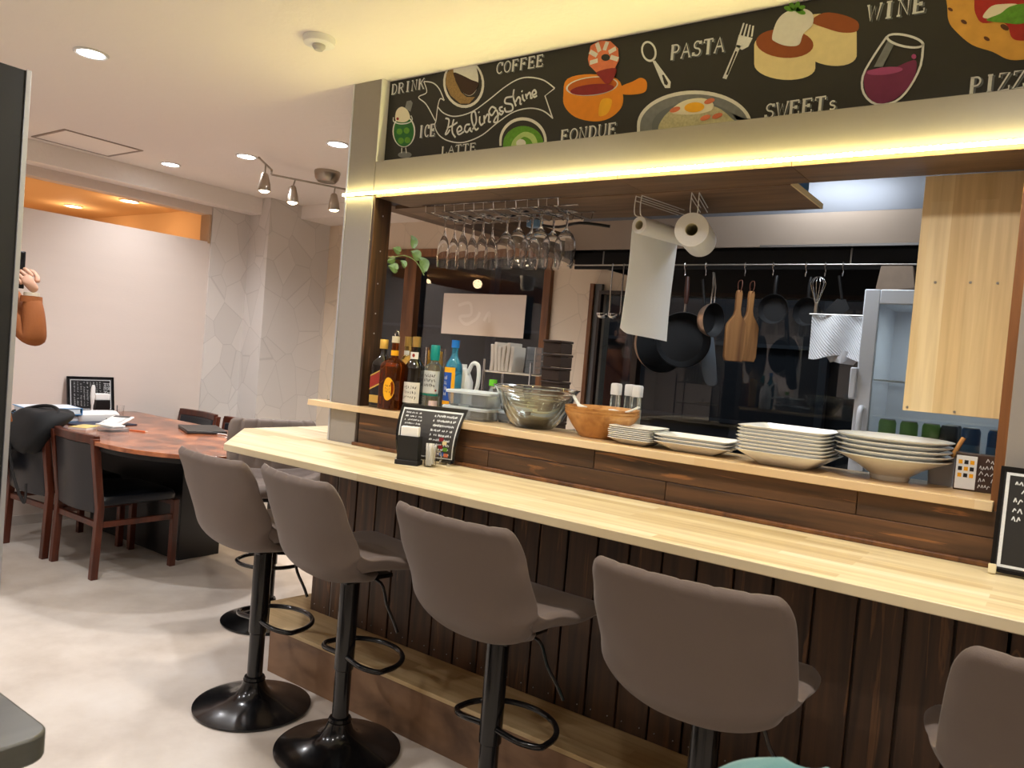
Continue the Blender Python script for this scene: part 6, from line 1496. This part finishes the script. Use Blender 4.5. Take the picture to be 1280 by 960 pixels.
# head details
MB().sq([(.01, .01, 1.765, 2), (.05, .06, 1.752, 2), (.080, .095, 1.70, 2), (.086, .098, 1.64, 2), (.083, .09, 1.58, 2), (.07, .07, 1.52, 2)], 28, c=(0, -.012, 0)).obj('hair', HAIR, pe, smooth=True)
fc = MB()
fc.sq([(.01, .008, 1.525, 2), (.045, .04, 1.535, 2), (.066, .066, 1.58, 2), (.07, .072, 1.64, 2), (.066, .066, 1.695, 2), (.04, .04, 1.73, 2)], 28, c=(0, .042, 0))
fc.obj('face', SKIN, pe, smooth=True)
MB().loft([[Vector((s_*w_, y, z)) for s_, y in ((-1, .108), (0, .108+d), (1, .108))] for z, w_, d in ((1.665, .006, .006), (1.635, .009, .014), (1.61, .016, .024), (1.60, .015, .006))]).obj('nose', SKIN, pe, smooth=True)
for s_ in (-1, 1):
    MB().sq([(.004, .003, -.006, 2), (.012, .005, -.003, 2), (.012, .005, .003, 2), (.004, .003, .006, 2)], 12, c=(s_*.028, .108, 1.652)).obj('eye', WHITEP, pe, smooth=True)
    MB().sq([(.0045, .003, -.0045, 2), (.0045, .003, .0045, 2)], 10, c=(s_*.028, .1115, 1.652)).obj('pupil', HAIR, pe)
    MB().bb(s_*.028-.016, s_*.028+.016, .106, .112, 1.670, 1.675).obj('eyebrow', HAIR, pe, bevel=.001)
    MB().sq([(.004, .012, 1.61, 2), (.008, .020, 1.63, 2), (.008, .022, 1.655, 2), (.004, .014, 1.67, 2)], 14, c=(s_*.078, .01, 0)).obj('ear', SKIN, pe, smooth=True)
MB().sq([(.016, .004, 1.573, 2), (.022, .006, 1.577, 2), (.022, .006, 1.583, 2), (.015, .004, 1.587, 2)], 16, c=(0, .107, 0)).obj('mouth', pbr('lips', rgb(160, 96, 88), .5), pe, smooth=True)
# hands: palm and five bent fingers wrapped round the phone
def hand(wrist, up, across, out, nm='hand'):
    """wrist point, direction to the knuckles, direction index->little finger, palm normal"""
    w0 = Vector(wrist); u = up.normalized(); a = across.normalized(); n_ = out.normalized()
    V = [w0-u*.01, w0+u*.035, w0+u*.062]; E_ = [(0, 1), (1, 2)]; R = [(.024, .024), (.034, .020), (.036, .018)]
    V += [w0+u*.070+a*-.022, w0+u*.072+a*.0, w0+u*.068+a*.022]; E_ += [(2, 3), (2, 4), (2, 5)]; R += [.013, .013, .012]
    o = skin_mesh(nm, V, E_, R, [SKIN], lambda c: 0, pe, 2)
    for k, (off, ln) in enumerate(((-.027, .9), (-.009, 1.0), (.009, .95), (.026, .78))):
        b = w0+u*.070+a*off
        P = [b-u*.02, b, b+u*.022*ln+n_*.012, b+u*.028*ln+n_*.034*ln, b+u*.018*ln+n_*.048*ln]
        skin_mesh('finger', P, [(0, 1), (1, 2), (2, 3), (3, 4)], [.0085, .0088, .0084, .0078, .0066], [SKIN], lambda c: 0, o, 1)
    b = w0+u*.02-a*.026
    skin_mesh('thumb', [b, b-a*.018+u*.018+n_*.01, b-a*.022+u*.040+n_*.022, b-a*.014+u*.058+n_*.032], [(0, 1), (1, 2), (2, 3)], [.013, .0115, .010, .008], [SKIN], lambda c: 0, o, 1)
    return o
hand(wL+Vector((-.012, .004, .022)), Vector((.62, .12, .78)), Vector((.62, .1, -.62)), Vector((.25, -1, -.1)))
hand(Vector((.125, .345, 1.375)), Vector((-.06, .10, 1)), Vector((-.1, 1, -.1)), Vector((-1, -.1, .05)))
MB().cyl(wL+Vector((0, 0, -.03)), wL+Vector((0, 0, -.004)), .043, .041, 18).obj('cuff', CAMEL, pe, smooth=True)
MB().cyl(wL+Vector((0, 0, -.003)), wL+Vector((0, 0, .012)), .031, .030, 18).obj('watch_strap', pbr('strap_pale', rgb(200, 190, 170), .4), pe, smooth=True)
ph = thing('phone', 'dark phone held up in the hand of the person in brown', 'phone', tuple((Matrix.Translation((PBX, PBY, 0)) @ Matrix.Rotation(FA, 4, 'Z')) @ (wL+Vector((.030, -.010, .105)))), FA)
MB().bb(.0, .075, -.004, .004, -.08, .08).obj('case', pbr('phone_black', rgb(22, 22, 26), .3), ph, bevel=.003)
MB().bb(.005, .035, .0042, .0065, .045, .075).obj('camera_island', BLACKM, ph, bevel=.002)
